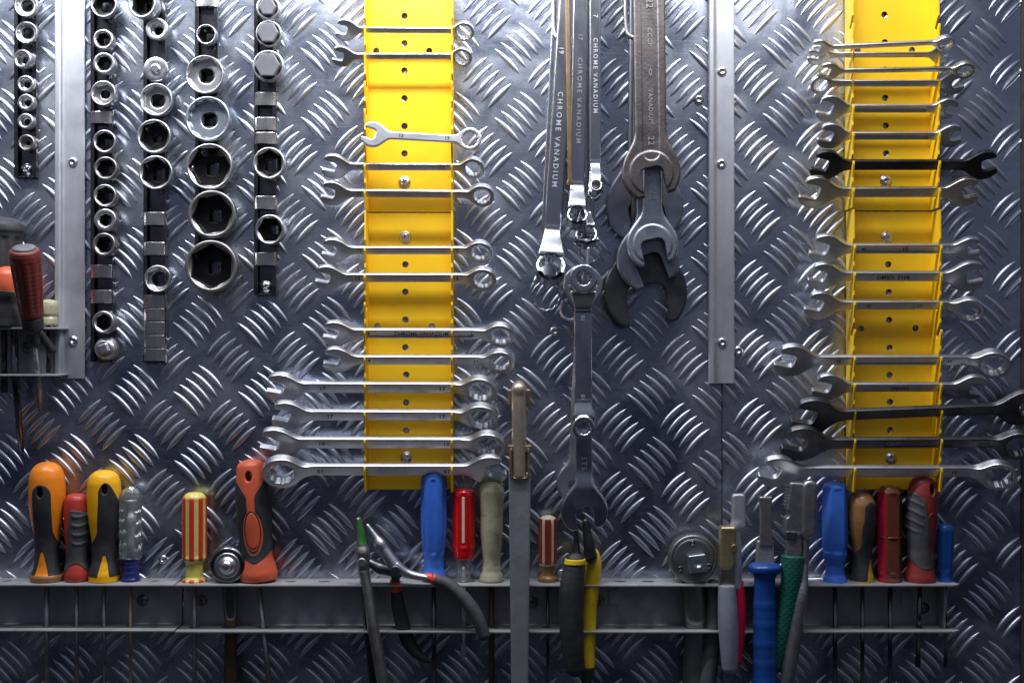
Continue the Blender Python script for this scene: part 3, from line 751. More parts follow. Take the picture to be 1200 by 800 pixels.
sock(315.5, 269, 18, 13, 27, 5, ss, 'lower leaning socket on the fifth rail with black hexagon', L=36, yaw=-9, tilt=3, rot=0.0)
# ---------------------------------------------------------------- wrenches
def wrench_mesh(L, w, ts, heads, panel=0, h=1.0, taper=0.0, wmid=None, taper_r=1.2):
    """local x along the shank, y across the face, z out of the face.
    heads: dicts x, R, kind ('open'/'ring'), jaw/hole, th, ang, bend/off, s (side -1/+1)"""
    def f(x, y, z):
        s2 = box2(x, y, L / 2, w / 2 * (1 - taper * (x / L)), 0.5) if not wmid else box2(x, y, L / 2, (w + (wmid - w) * np.clip(1 - (2 * x / L) ** 2, 0, 1)) / 2, 0.5)
        hgt = ts / 2 + 0 * x
        zz = z + 0 * x
        sub = None; extra = None
        for q in heads:
            X, R, s = q['x'], q['R'], q['s']
            lx, ly = x - X, y
            if q.get('off'):
                nl = q.get('neck', R * 1.1); of = q['off']
                ta = math.radians(q.get('face', 0)); ct, st = math.cos(ta), math.sin(ta)
                rx_ = lx * ct + s * (z - of) * st; rz_ = -s * lx * st + (z - of) * ct
                rg_ = ext(np.maximum(np.hypot(rx_, ly) - R, -np.minimum(hexd(rx_, ly, q['hole']), hexd(rx_, ly, q['hole'], math.pi / 6))), rz_, q['th'] / 2, 1.0)
                xa, xb = X - s * (R + nl), X - s * (R * 0.95)
                t_ = np.clip((x - xa) / (xb - xa), 0, 1); zc = of * sstep(t_)
                nk = ext(box2(x - (xa + xb) / 2, ly, abs(xb - xa) / 2 + 1, w / 2 * (0.86 - 0.86 * t_) + R * 0.92 * t_, 1.0), z - zc, ts / 2 + 0.6 * t_, 1.6) * 0.75
                nk = np.maximum(nk, -(np.hypot(rx_, ly) - R * 0.9))
                extra = smin(rg_, nk, 1.5) if extra is None else np.minimum(extra, smin(rg_, nk, 1.5))
                cut = s * (x - (X - s * (R + nl * 0.9)))
                s2 = np.maximum(s2, cut)
                continue
            if q['kind'] == 'open':
                a0 = math.radians(q.get('ang', 15)); c, sn = math.cos(a0), math.sin(a0)
                a = s * (lx * c) + ly * sn; b = -s * lx * sn + ly * c
                out = np.sqrt((a * 0.97) ** 2 + (b) ** 2) - R
                out = smax(out, a - R * 0.80, 2.0)
                j = q['jaw'] / 2
                sl = box2(a - (-R * 0.18 + 2 * R), b, 2 * R, j, j * 0.55)
                s2 = smin(s2, out, R * 0.55)
                s2 = smax(s2, a - R * 0.80, 1.5)
                sub = sl if sub is None else np.minimum(sub, sl)
            else:
                out = np.hypot(lx, ly) - R
                s2 = smin(s2, out, R * 0.5)
                ap = q['hole']
                hx = np.minimum(hexd(lx, ly, ap), hexd(lx, ly, ap, math.pi / 6))
                sub = hx if sub is None else np.minimum(sub, hx)
            if q.get('relief'): hgt = hgt - 1.0 * sstep((np.hypot(lx, ly) - R * 0.70) / 2.5) * sstep((R * 1.7 - np.abs(lx)) / (R * 0.7))
            hgt = hgt + (q['th'] - ts) / 2 * sstep(1.9 - np.abs(lx) / (R * 0.95))
            if q.get('bend'):
                zz = zz - q['bend'] * np.maximum(s * lx + R * 1.5, 0)
        if panel:
            pd = box2(x, y, panel / 2, w * 0.26, w * 0.24)
            hgt = hgt - 0.9 * sstep(0.5 - pd)
        d = ext(s2, zz, hgt, taper_r)
        if sub is not None:
            chm = 0.0
            d = smax(d, -sub, 0.6)
        if extra is not None: d = smin(d, extra, 1.2)
        return d * 0.95
    m = 3
    xs0 = min([q['x'] - q['R'] for q in heads] + [-L / 2]); xs1 = max([q['x'] + q['R'] for q in heads] + [L / 2])
    Rm = max([q['R'] for q in heads] + [w / 2])
    zt = max([q['th'] / 2 + abs(q.get('off', 0)) + abs(q.get('bend', 0)) * 2.5 * q['R'] for q in heads])
    zlo = -max([q['th'] / 2 for q in heads]) - 1
    zhi = zt + 1
    if any(q.get('off', 0) < 0 or q.get('bend', 0) < 0 for q in heads): zlo = -zt - 1
    return sdf_mesh('wrench', f, (xs0 - 1, -Rm - 1, zlo), (xs1 + 1, Rm + 1, zhi), h)

TILT = 38
WG = 'wrenches slotted into the yellow racks'
def rack_wrench(name, label, xl, xr, yl, yr, w, ts, left, right, m, d=31, marks=(), panel=0, tilt=TILT, group=WG, flip=False, h=0.95):
    """xl/xr: outer ends in the photo; yl/yr: shank centre height at the ends. left/right: (kind, R, jaw or hole, thickness)"""
    k = 1 - d / D
    Lf = math.hypot((xr - xl), (yr - yl)) * k
    hs = []
    def hd(spec, side):
        kind, R, j, th = spec[:4]
        x = side * (Lf / 2 - R * (0.92 if kind == 'open' else 1.0))
        q = dict(kind=kind, R=R, th=th, x=x, s=side)
        if kind == 'open': q['jaw'] = j; q['ang'] = spec[4] if len(spec) > 4 else 15
        else: q['hole'] = j; q['bend'] = spec[4] if len(spec) > 4 else 0.10
        return q
    hs = [hd(left, -1), hd(right, 1)]
    xa = hs[0]['x'] + hs[0]['R'] * 0.5; xb = hs[1]['x'] - hs[1]['R'] * 0.5
    # shift local origin to mid shank for symmetric code
    mid = (xa + xb) / 2
    for q in hs: q['x'] -= mid
    me = wrench_mesh(xb - xa, w, ts, hs, panel=panel, h=h)
    roll = math.degrees(math.atan2(yl - yr, xr - xl))
    cxp = (xl + xr) / 2 + mid / k; cyp = (yl + yr) / 2 - (mid / k) * math.tan(math.radians(roll))
    t = thing(name, label, 'wrench', cxp, cyp, d, roll=roll, tilt=tilt, group=group)
    part('wrench_body', me, m, t)
    for (txt, px, size, mm, rot, *zz) in marks:
        lx = ((px - 600) - (cxp - 600)) * k
        part('marking', text_mesh(txt, size, 0.12, bold=0.12), mm, t, (lx, zz[1] if len(zz) > 1 else 0, ts / 2 - (0.9 if panel and abs(lx) < panel / 2 else 0) + 0.05 + (zz[0] if zz else 0)), (0, 0, rot))
    return t
O = lambda R, j=None, th=7, a=15: ('open', R * 0.96, (j or R * 0.95) * 0.95, th, a)
G = lambda R, hl=None, th=9, b=0.10: ('ring', R * 0.95, (hl or R * 0.62) * 0.95, th, b)
ink = paint_dark
CW = 'combination_wrench'; OW = 'open_end_wrench'
# left rack, from the top
rack_wrench(CW, 'topmost small combination wrench on the upper left yellow rack', 392, 556, 35, 36, 7.5, 4, O(14, 11, 5), G(12.5, 7.6, 7), satin)
rack_wrench(CW, 'second small combination wrench, just over two side holes of the upper left rack', 388, 553.5, 66, 66, 7.5, 4, O(13.5, 10.5, 5), G(12.5, 7.6, 7), satin)
rack_wrench(CW, 'slanting wrench lying loose with its jaw between the rails of the upper left rack', 423, 564.5, 157, 165, 9, 4.5, O(15.5, 12, 5.5), G(14, 8.6, 8), satin, d=44, marks=[('13', 470, 6, ink, 0), ('13', 524, 6, ink, 0)], tilt=-6)
rack_wrench(CW, 'combination wrench directly above the screw of the upper left rack', 376, 568, 195, 195.5, 9, 4.5, O(16.5, 12.5, 6), G(14, 8.6, 8), satin, marks=[('11', 422, 6, ink, 0), ('11', 518, 6, ink, 0)])
rack_wrench(CW, 'combination wrench directly below the screw, last on the upper left rack', 374.5, 579.5, 226, 227.5, 9.5, 5, O(16.5, 13, 6), G(15, 9.2, 8), satin, marks=[('12', 421, 6, ink, 0)])
rack_wrench(CW, 'first wrench below the seam of the left rack, thin shank', 375.5, 577, 293, 293, 10, 5, O(17, 13, 6.5), G(15, 9.2, 8.5), satin, marks=[('12', 421, 6, ink, 0), ('12', 534, 6, ink, 0)])
rack_wrench(CW, 'second wrench below the seam of the left rack, pointed worn jaw', 368, 582, 325, 325, 11, 5, O(17.5, 13.5, 6.5), G(16.5, 10, 9), satin, marks=[('13', 419, 7, ink, 0), ('13', 534, 6.5, ink, 0)])
rack_wrench(CW, 'wrench with a row of tiny raised lettering, over two side holes of the left rack', 377, 603, 390, 390.5, 12.5, 5.5, O(18, 14, 7), G(17, 10.3, 9), satin, marks=[('14', 430, 7, ink, 0), ('CHROME-VANADIUM', 494, 6.5, ink, 0), ('14', 554, 7, ink, 0)], panel=128)
rack_wrench(CW, 'shiny wrench marked 14, fourth below the seam of the left rack', 377.5, 603, 421, 421.5, 12, 5.5, O(18.5, 14, 7), G(17, 10.3, 9), satin, marks=[('14', 431, 7, ink, 0), ('14', 558, 7, ink, 0)])
rack_wrench(CW, 'upper of the two wrenches marked 17 on the left rack', 310.5, 581.5, 453, 454, 14, 6, O(21, 17, 8), G(19.5, 12.5, 10.5), satin, marks=[('17', 378, 8, ink, 0), ('17', 518, 8, ink, 0)])
rack_wrench(CW, 'lower of the two wrenches marked 17 on the left rack', 317.5, 584, 485.5, 486.5, 14, 6, O(21, 17, 8), G(20.5, 13, 10.5), satin, marks=[('17', 387, 8, ink, 0), ('17', 518, 8, ink, 0)])
rack_wrench(CW, 'wrench marked 19 with its jaw at the left, second from bottom of the left rack', 303, 592, 518, 518.5, 14.5, 6.5, O(22.5, 19, 8), G(20, 13, 11), satin, marks=[('19', 377, 8, ink, 0), ('19', 523, 8, ink, 0)])
rack_wrench(CW, 'bottom wrench of the left rack, turned round with ring at the left', 308, 594.5, 549.5, 549.5, 14.5, 6.5, G(23.5, 14.5, 11), O(22.5, 19, 8, 15), satin, marks=[('19', 376, 8, ink, 180), ('19', 524, 8, ink, 180)])

# right rack, from the top
rack_wrench(CW, 'thin slanting wrench lying topmost on the right rack', 948, 1117, 56.5, 49, 6, 4, O(12, 9.5, 5), G(10.5, 6.5, 7), satin, d=46, tilt=52)
rack_wrench(CW, 'thin wrench right under the slanting topmost one on the right rack', 946, 1113, 64.5, 64, 6.5, 4, O(13, 10, 5), O(11.5, 9, 5), satin, d=34)
rack_wrench(CW, 'thin wrench reaching furthest right below two side holes, ring at right', 958, 1141, 83.5, 80.5, 6, 4, O(13, 10.5, 5.5), G(12, 7.4, 7), satin_warm, d=46, tilt=52)
rack_wrench(CW, 'wrench with small ring at its left, fourth on the right rack', 949, 1131, 97.5, 97.5, 8, 4.5, G(12.5, 7.6, 8), O(14.5, 11.5, 5.5), satin, d=32)
rack_wrench(OW, 'double open wrench with rust stained shank on the right rack', 956, 1122, 127, 127, 10, 5, O(17.5, 14.5, 6, 15), O(13.5, 10, 6, -15), satin, marks=[], panel=84, d=32)
rack_wrench(OW, 'double open wrench right above the black one on the right rack', 957, 1128, 159, 159, 9.5, 5, O(17, 13, 6, 15), O(15, 11.5, 6, 15), satin, panel=84, d=32)
rack_wrench(OW, 'black oxide open ended wrench on the upper right rack', 949, 1170, 193, 193, 12, 6, O(19.5, 16, 7), O(19, 16, 7, 15), black_steel, d=32)
rack_wrench(OW, 'warm tinted nickel open wrench just above the seam of the right rack', 936, 1148, 225, 224.5, 12.5, 6, O(21.5, 18, 7), O(19.5, 16, 7, 15), satin_warm, d=32)
rack_wrench(OW, 'double open wrench with oval panel, first below the seam of the right rack', 948, 1150, 291, 291, 12, 6, O(20, 16, 7), O(16, 13, 7, 15), satin, marks=[('8', 1012, 7, ink, 90), ('10', 1060, 7, ink, 0)], panel=96, d=32)
rack_wrench(OW, 'open wrench with a dark blue jaw and faded lettering on the right rack', 946, 1154, 323, 323.5, 12, 6, O(19, 15, 7), O(21, 17, 7, 15), satin, marks=[('8012  CRMO', 1046, 7, ink, 180)], d=32)
rack_wrench(CW, 'wrench with a wide round ring above two bare side holes of the right rack', 942, 1149, 357, 357, 11, 5.5, O(19.5, 15.5, 7), G(16, 11.5, 9, 0.35), satin, marks=[('17', 1017, 5.5, ink, 0), ('17', 1077, 5.5, ink, 0)], d=32)
rack_wrench(CW, 'long chromed combination wrench below the two bare side holes, right rack', 906, 1180, 421.5, 421.5, 12.5, 6, O(23, 18, 8), G(19.5, 13, 11, 0.22), satin, panel=100, marks=[('16', 982, 6, ink, 0), ('15', 1112, 6, ink, 0)], d=32)
rack_wrench(OW, 'shorter open wrench with pointed jaw between two longer ones, right rack', 951, 1156, 453, 453, 11.5, 5.5, O(20, 15, 7), O(18, 14.5, 7, -15), satin, marks=[('VANAD', 1054, 6, ink, 180)], d=32)
rack_wrench(CW, 'dark slanting wrench running out of the right edge of the photo', 926, 1222, 488, 476, 13.5, 6.5, O(27, 21, 8), O(26, 20, 8, 15), dark_steel, d=36)
rack_wrench(CW, 'dark heavy wrench with embossed panel below the slanting dark one', 915, 1211, 519, 517, 13.5, 6.5, O(26, 20, 8), G(21, 13.5, 11, 0.15), dark_steel, marks=[('CR-V', 1046, 7, mark_mid, 0)], panel=60, d=34)
rack_wrench(CW, 'bottom wrench of the right rack with big ring at its right', 888, 1187.5, 551.5, 551.5, 14.5, 6.5, O(23.5, 19, 8), G(21, 14.5, 11, 0.2), satin, marks=[('19', 1117, 6.5, ink, 0)], d=32)

# ---------------------------------------------------------------- hanging ring wrenches in the middle
def wire_hook(label, pts, r=2.6):
    me = tube('wall_hook', smooth_path([W(*p) for p in pts], 6), r, 12)
    o = bpy.data.objects.new('wall_hook', me); me.materials.append(wire_m); col.objects.link(o)
    o.matrix_world = RX; tag(o, label, 'hook', 'bent wire wall hooks')
    return o
wire_hook('white wire hook at the left of the hanging ring wrenches', [(648, -60, 14), (648.5, 0, 14), (649, 30, 14), (651, 41, 15), (658, 45, 20), (670, 46, 26), (684, 44, 32)])
wire_hook('white wire hook at the left of the big brown wrench', [(733, -60, 14), (733, 0, 14), (733.5, 28, 14), (736, 40, 15), (744, 44, 18), (758, 45, 26)])
wire_hook('thin hook whose tip points up out of the long chain of wrenches', [(660, 352, 3), (657, 366, 6), (664, 374, 12), (676, 372, 20), (688, 352, 30), (690, 330, 36), (689, 306, 40), (689.5, 290, 41)], 1.9)
wire_hook('small bright hook tip standing inside the top ring of the long wrench', [(678, 356, 30), (680, 340, 46), (682, 326, 62), (684, 312, 68)], 1.8)

def hang_wrench(name, label, top, bot, w, ts, upper, lower, m, d, marks=(), wmid=None, yaw=0, panel=0, tilt=0, group=None, h=0.95, sub=None):
    """top/bot: (x, y) centres of upper and lower head in the photo; local +x points down the photo"""
    k = 1 - d / D
    L = math.hypot(bot[0] - top[0], bot[1] - top[1]) * k
    hs = []
    for spec, side in ((upper, -1), (lower, 1)):
        if spec is None: continue
        q = dict(spec); q['s'] = side; q['x'] = side * L / 2; hs.append(q)
    me = wrench_mesh(L, w, ts, hs, wmid=wmid, panel=panel, h=h, taper_r=min(3.0, ts * 0.36))
    roll = math.degrees(math.atan2(-(bot[1] - top[1]), bot[0] - top[0]))
    t = thing(name, label, 'wrench', (top[0] + bot[0]) / 2, (top[1] + bot[1]) / 2, d, roll=roll, tilt=0, group=group)
    b = part('wrench_body', me, m, t)
    if tilt: b.rotation_euler = (math.radians(tilt), 0, 0)
    for (txt, along, across, size, mm, rot, sp) in marks:
        part('marking', text_mesh(txt, size * 0.9, 0.3, sp * 1.08, 0.04), mm, t, (along * L / 2, across, ts / 2 - (0.9 if panel else 0) + (0.2 if txt != '22' else 0.7)), (0, 0, rot))
    return t
def ring(R, hole, th, off=0, neck=None, bend=0, face=0):
    q = dict(kind='ring', R=R, hole=hole, th=th, face=face)
    if off: q['off'] = off; q['neck'] = neck or R * 1.3
    if bend: q['bend'] = bend
    return q
def opn(R, jaw, th, ang=15): return dict(kind='open', R=R, jaw=jaw, th=th, ang=ang, relief=R > 28 and R < 34 and th > 9)
HG = 'offset ring wrenches hanging in the middle'
# H1b behind, H1, H2, H3, H4, H5, H5b
hang_wrench('ring_wrench', 'ring wrench whose ring hangs lowest at the left of the hanging bunch', (664, -150), (639.5, 348), 18, 6, ring(16, 10, 10), ring(17.5, 13.6, 8, 10, 26), dark_chrome, 10, group=HG)
hang_wrench('ring_wrench', 'wide chromed ring wrench marked 19 at the left of the hanging bunch', (675, -150), (644.5, 317), 20, 7, ring(17, 11, 10), ring(16.8, 11.9, 20, 16, 34, 0, 27), dark_chrome, 26,
            marks=[('19', -0.10, -3.5, 9, mark_light, 0, 1), ('CHROME VANADIUM', 0.345, -1.5, 9.5, mark_light, 0, 1.35)], group=HG)
hang_wrench('ring_wrench', 'chromed ring wrench with its ring lowest right of the wide one, behind', (678, -150), (690.5, 296), 14, 6, ring(14, 8, 9), ring(13.2, 10.2, 8, 10), dark_chrome, 12, group=HG)
hang_wrench('ring_wrench', 'chromed ring wrench with ring in the middle of the overlapping three', (676, -150), (686, 279), 15, 6, ring(14, 8, 9), ring(12.6, 8.8, 15, 12, 20, 0, 26), dark_chrome, 22, group=HG)
hang_wrench('ring_wrench', 'ring wrench marked 17 with the highest of the three overlapping rings', (684, -150), (675.5, 257), 18, 6.5, ring(14, 8, 9), ring(11.8, 8.2, 16, 14, 30, 0, 27), dark_chrome, 36,
            marks=[('17', -0.045, 0, 8, mark_mid, 0, 1), ('CHROME VANADIUM', 0.32, 0, 8.5, mark_mid, 0, 1.35)], group=HG)
hang_wrench('ring_wrench', 'thin ring wrench behind, with the lower of the two smallest rings', (694, -150), (695.5, 229), 11, 5, ring(10, 6, 8), ring(7.4, 5.0, 9, 12, 22, 0, 15), dark_chrome, 34, group=HG)
hang_wrench('ring_wrench', 'narrow dark ring wrench at the right of the bunch with smallest ring in front', (697.5, -150), (697.5, 221), 13, 5, ring(10, 6, 8), ring(7, 4.4, 11, 12, 24, 0, 20), dark_chrome, 48,
            marks=[('7', -0.085, 0, 8, mark_light, 0, 1), ('CHROME VANADIUM', 0.29, 0, 7.6, mark_light, 0, 1.3)], group=HG)
# orange brown edge streak wrench in the gap
hang_wrench('flat_spanner', 'flat spanner seen on edge with a rust orange line between hanging wrenches', (663, -120), (668, 215), 5, 2.5, opn(5, 3, 2.5), opn(4, 2.5, 2.5), bronze, 46)

# ---------------------------------------------------------------- big open wrenches right of centre
BG = 'large open jaw wrenches hanging beside the right strip'
hang_wrench('large_wrench', 'widest grey open wrench, hanging behind all the others', (758, -170), (755.5, 242), 40, 8, opn(40, 34, 9), opn(45, 40, 10, 15), grey_blue_d, 12, group=BG)
hang_wrench('large_wrench', 'black open wrench whose wide jaw hangs lowest by the wall', (762, -90), (756.5, 342), 36, 8, opn(36, 30, 9), opn(48, 46, 9, 8), black_grey, 24, group=BG)
hang_wrench('large_wrench', 'blue grey wrench with pointed jaw tips between the black and the marked one', (765, -100), (759, 305), 28, 7, opn(30, 26, 8), opn(36, 30, 9, 22), grey_blue_d, 34, group=BG)
hang_wrench('large_wrench', 'pale blue grey open wrench marked 22 hanging in front', (764, -50), (764.5, 286), 22, 8, opn(28, 22, 9), opn(29.5, 27.5, 10, 12), blue_steel, 46,
            marks=[('22', 0.66, 0, 13, mark_light, 0, 1)], group=BG)
hang_wrench('large_wrench', 'frontmost brown forged open wrench with raised lettering and thick shank', (758, -170), (763, 203), 36, 9, opn(36, 30, 10), opn(33, 26, 12, 12), forged, 62,
            marks=[('22', -0.06, 0, 12, mark_mid, 0, 1), ('CCCP', 0.15, 0, 8, mark_mid, 0, 1.1), ('<>', 0.37, 0, 9, mark_mid, 0, 0.8), ('VANADIUM', 0.585, 0, 8, mark_mid, 0, 1.0), ('22', 0.80, 0, 11, mark_mid, 0, 1)], panel=330, group=BG)

# ---------------------------------------------------------------- chain of wrenches down the middle
hang_wrench('combination_wrench', 'big ringed wrench behind the long chromed one in the middle', (683, 334), (674, 566), 16, 6, ring(23.5, 15, 9), opn(22, 17, 8), satin, 16)
hang_wrench('open_end_wrench', 'chromed open end wrench, lowest of the hanging chain above the yellow pliers', (684, 487), (684.5, 598), 19, 7, opn(13, 8, 8), opn(27, 20, 10, 8), chrome, 40,
            marks=[('STS', 0.0, 0, 10, mark_mid, 0, 1.1), ('KT', 0.52, 0, 9, mark_mid, 0, 1.1)])
hang_wrench('ring_wrench', 'long chromed wrench with the number 10 twice on its shank', (683, 327), (683.5, 500), 20, 8, ring(15.5, 7, 26, 6), ring(12.8, 7, 16, 3), chrome, 54,
            marks=[('10', -0.47, 0, 7, mark_light, 180, 1), ('10', 0.60, 0, 7, mark_light, 180, 1)])
# ---------------------------------------------------------------- screwdrivers in the shelf
def handle_fn(prof, flutes=0, fdepth=0.0, squash=1.0, fl_range=None, hexa=False, ridges=None):
    R = herm(prof)
    y0, y1 = prof[0][0], prof[-1][0]
    def f(x, y, z, grow=0.0):
        zz = z / squash
        r = np.hypot(x, zz)
        rr = R(y)
        if flutes:
            a = np.arctan2(zz, x)
            msk = sstep((y - fl_range[0]) / 5) * sstep((fl_range[1] - y) / 5) if fl_range else 1
            if hexa: rr = rr * (1 - msk * (1 - math.cos(math.pi / flutes) / np.maximum(np.cos((a % (2 * math.pi / flutes)) - math.pi / flutes), 0.5)) * 0.9)
            else: rr = rr - fdepth * msk * (0.5 - 0.5 * np.cos(a * flutes)) ** 1.5
        if ridges: rr = rr + ridges(x, y, z)
        d = np.maximum(r - rr, np.maximum(y0 - y, y - y1))
        return d * 0.8 - grow
    f.prof = prof
    return f
def hmesh(name, f, h=0.95, hole=None, region=None, grow=0.0, cut=None):
    Rm = max(p[1] for p in f.prof) + 1 + grow; y0, y1 = f.prof[0][0], f.prof[-1][0]
    def g(x, y, z):
        d = f(x, y, z, grow)
        if region is not None: d = smax(d, region(x, y, z), 0.5)
        if hole is not None:
            hx, hy, hrx, hry = hole
            d = smax(d, -(np.hypot((x - hx) / hrx, (y - hy) / hry) - 1) * min(hrx, hry), 0.8)
        return d
    return sdf_mesh(name, g, (-Rm, y0 - 1, -Rm), (Rm, y1 + 1, Rm), h)
def driver(label, px, ybase, d=HZ, roll=0, yaw=0, tilt=0, name='screwdriver', cat='screwdriver'):
    t = thing(name, label, cat, px, ybase, d, roll=roll, tilt=tilt, group='screwdrivers standing in shelf holes')
    return t
def blade(t, r, length, m, tip='flat', x=0, bend=0):
    me = lathe('shaft', [(r * 0.98, 2), (r, 0), (r, -length + 14), (r, -length + 12)], 14, 'y')
    me = tube('shaft', [(x, 2, 0), (x + bend * 0.5, -length * 0.5, 0), (x + bend, -length, 0)], [r, r, r * 0.95], 14)
    s = part('shaft', me, m, t)
    tm = prism('tip', [(-r * 0.9, 0), (r * 0.9, 0), (r * 1.25, -8), (r * 1.1, -16), (-r * 1.1, -16), (-r * 1.25, -8)], -r * 0.35, r * 0.35)
    part('tip', tm, m, t, (x + bend, -length + 1, 0), bevel=0.3)
H_ = lambda ytop, ybase: (ybase - ytop) * (1 - HZ / D)

# S1 orange and black
t = driver('tallest orange and black screwdriver, leftmost on the long shelf', 55, 681)
f = handle_fn([(0, 15), (1.5, 18), (6, 18.5), (12, 15.5), (22, 13.5), (34, 13.0), (50, 14), (68, 17), (86, 19.6), (104, 20.6), (118, 20), (128, 17.5), (134, 13), (137.5, 7), (138.5, 1)])
part('handle', hmesh('handle', f, hole=(-1, 105, 4.2, 7)), orange_p, t)
def reg(x, y, z):
    cap_ = np.maximum(np.abs(x) - (10.8 + np.clip((60 - y) * 0.22, 0, 12)), -(y - 9))
    top = np.hypot(x / 10.8, (y - 101) / 13) - 1
    top = np.where(y > 101, top * 10, cap_)
    wedge = np.maximum(np.abs(x + 1) - (1.0 + (37 - y) * 0.24), y - 37)
    return np.maximum(top, -(wedge - 0.2))
part('rubber_grip', hmesh('rubber_grip', f, hole=(-1, 105, 3.4, 6), region=reg, grow=0.45), rubber, t)
part('worn_base', hmesh('worn_base', f, region=lambda x, y, z: y - 9.5, grow=0.3), wood_brown, t)
blade(t, 3.0, 150, plier_steel)

# S2 red and grey, ridged
t = driver('short red and charcoal screwdriver with ridged grip at the left', 90, 681)
f = handle_fn([(0, 9), (2, 13.5), (8, 14.6), (15, 13.5), (24, 11.5), (40, 12.5), (60, 14), (80, 14.6), (94, 13.8), (99, 11.5), (101.5, 6), (102, 1)])
part('handle', hmesh('handle', f), red_p, t)
fr = handle_fn(f.prof, ridges=lambda x, y, z: 0.9 * np.maximum(0, np.sin((y - 0.25 * (x - 6) ** 2 * 0.12) * 2 * math.pi / 10.5)) * sstep((x + 2) / 3) * sstep((y - 40) / 4) * sstep((82 - y) / 4))
def reg(x, y, z):
    left = -(x + 13 - 6.5 * sstep((y - 20) / 25) - 3 * sstep((y - 60) / 20))
    bot = (14 + 0.055 * (x + 4) ** 2) * 0 + (22 - 0.07 * (x - 2) ** 2) - y
    return np.maximum(np.maximum(bot, y - 84 + 0.02 * x * x), left)
part('rubber_grip', hmesh('rubber_grip', fr, region=reg, grow=0.5), rubber_grey, t)
blade(t, 2.4, 150, plier_steel)

# S3 yellow and black
t = driver('bright yellow and black screwdriver with hanging hole near its top', 122, 681)
f = handle_fn([(0, 14), (1.5, 17.5), (8, 17.6), (16, 15.5), (26, 13.2), (40, 13.2), (58, 15.5), (78, 18.2), (98, 19.2), (112, 18.8), (121, 16.5), (126, 12), (128.5, 6), (129, 1)])
part('handle', hmesh('handle', f, hole=(6, 108, 4, 6.5)), yellow_p, t)
def reg(x, y, z):
    body = np.maximum(-(x - (-3 + 2.2 * sstep((y - 60) / 40) - 16 * sstep((62 - y) / 32))), y - 116 + 0.16 * (x - 7) ** 2)
    wedge = np.maximum(np.abs(x - 4.0) - (1.2 + (32 - y) * 0.21), y - 32)
    side = -(y - 8 - 0 * x)
    return np.maximum(np.maximum(body, side), -(wedge - 0.2))
part('rubber_grip', hmesh('rubber_grip', f, hole=(6, 108, 3.2, 5.5), region=reg, grow=0.45), rubber, t)
part('red_core', lathe('red_core', [(3.2, -1), (4.6, 0), (3.2, 1)], 16), bright_red, t, (6, 107, 8))
blade(t, 2.2, 150, plier_steel)

# S4 clear tester
t = driver('clear tester screwdriver with navy blue collar', 153, 683)
f = handle_fn([(28, 10), (30, 12.8), (36, 13.2), (70, 13.2), (98, 13.0), (105, 11), (109.5, 7), (111, 1)], 10, 0.5, fl_range=(34, 100))
part('handle', hmesh('handle', f), clear_p, t)
f = handle_fn([(0, 9), (1.5, 11), (5, 11), (8, 9.6), (12, 10.2), (15, 9.3), (19, 10.2), (22, 9.4), (26, 11), (29, 11.5)])
part('collar', hmesh('collar', f, 0.7), navy, t)
part('inner_tube', lathe('inner_tube', [(3.5, 30), (3.5, 60), (5.6, 62), (5.6, 78), (4.0, 80), (4.0, 92), (6.5, 93), (6.5, 97), (2, 98)], 20, 'y'), satin, t)
part('end_cap', lathe('end_cap', [(3.0, 98), (7.2, 99), (9.0, 102), (8.0, 107), (5.0, 111), (2, 112.4)], 24, 'y'), chrome, t)
blade(t, 1.9, 150, brass)

# S5 red and yellow striped
t = driver('red and yellow striped screwdriver standing alone left of the round ratchet', 228, 684)
def stripes(x, z): return np.arctan2(z, x)
f = handle_fn([(0, 13), (1.5, 14.2), (5, 14), (8, 10.5), (10, 9.8), (24, 9.8), (28, 12.8), (32, 14), (98, 14), (102, 12), (105.5, 8), (106.5, 1)], 8, 1.3, fl_range=(30, 102))
part('handle', hmesh('handle', f, 0.85), lime, t)
def reg(x, y, z):
    a = np.arctan2(z, x); n = 8
    u = ((a * n / (2 * math.pi) + 0.5 + 0.0) % 1.0) - 0.5
    r = np.hypot(x, z)
    s_ = (np.abs(u) - 0.27) * r * 2 * math.pi / n
    b1 = np.maximum(28 - y, y - 101); b2 = y - 7
    return np.maximum(s_, np.minimum(b1, b2))
fl0 = handle_fn(f.prof, 8, 1.3, fl_range=(30, 102))
part('red_stripes', hmesh('red_stripes', fl0, 0.85, region=reg, grow=0.35), stripe_red, t)
blade(t, 2.6, 110, plier_steel)

# S7 big orange red, black
t = driver('large tilted salmon red and black screwdriver with oval thumb pad', 303, 680, roll=3.6)
f = handle_fn([(0, 17), (2, 21.5), (8, 22.5), (18, 20.5), (30, 17.8), (48, 18.2), (70, 19.6), (92, 20.2), (108, 19.4), (124, 17.8), (133, 16.5), (137.5, 13), (140, 6), (140.5, 1)], squash=0.9)
part('handle', hmesh('handle', f, hole=(-1, 122, 4, 6)), orange_red, t)
def reg(x, y, z):
    strip = np.abs(x) - (4.5 + 11 * sstep((y - 96) / 24) + 0.02 * np.abs(y - 90) * 0 )
    oval = (np.hypot(x / 11.5, (y - 58) / 26) - 1) * 11
    base = y - (22 - 0.05 * 0 + 10 * (np.abs(x) / 20) ** 1.5 * 1.5)
    inner = np.minimum(np.minimum(np.where(y > 70, strip, 5.0), oval), base)
    return np.maximum(-inner, y - 116)
part('rubber_grip', hmesh('rubber_grip', f, region=reg, grow=0.5), rubber, t)
part('thumb_pad', hmesh('thumb_pad', f, region=lambda x, y, z: np.maximum((np.hypot(x / 8.2, (y - 60) / 21) - 1) * 8, -z), grow=0.6), orange_red, t)
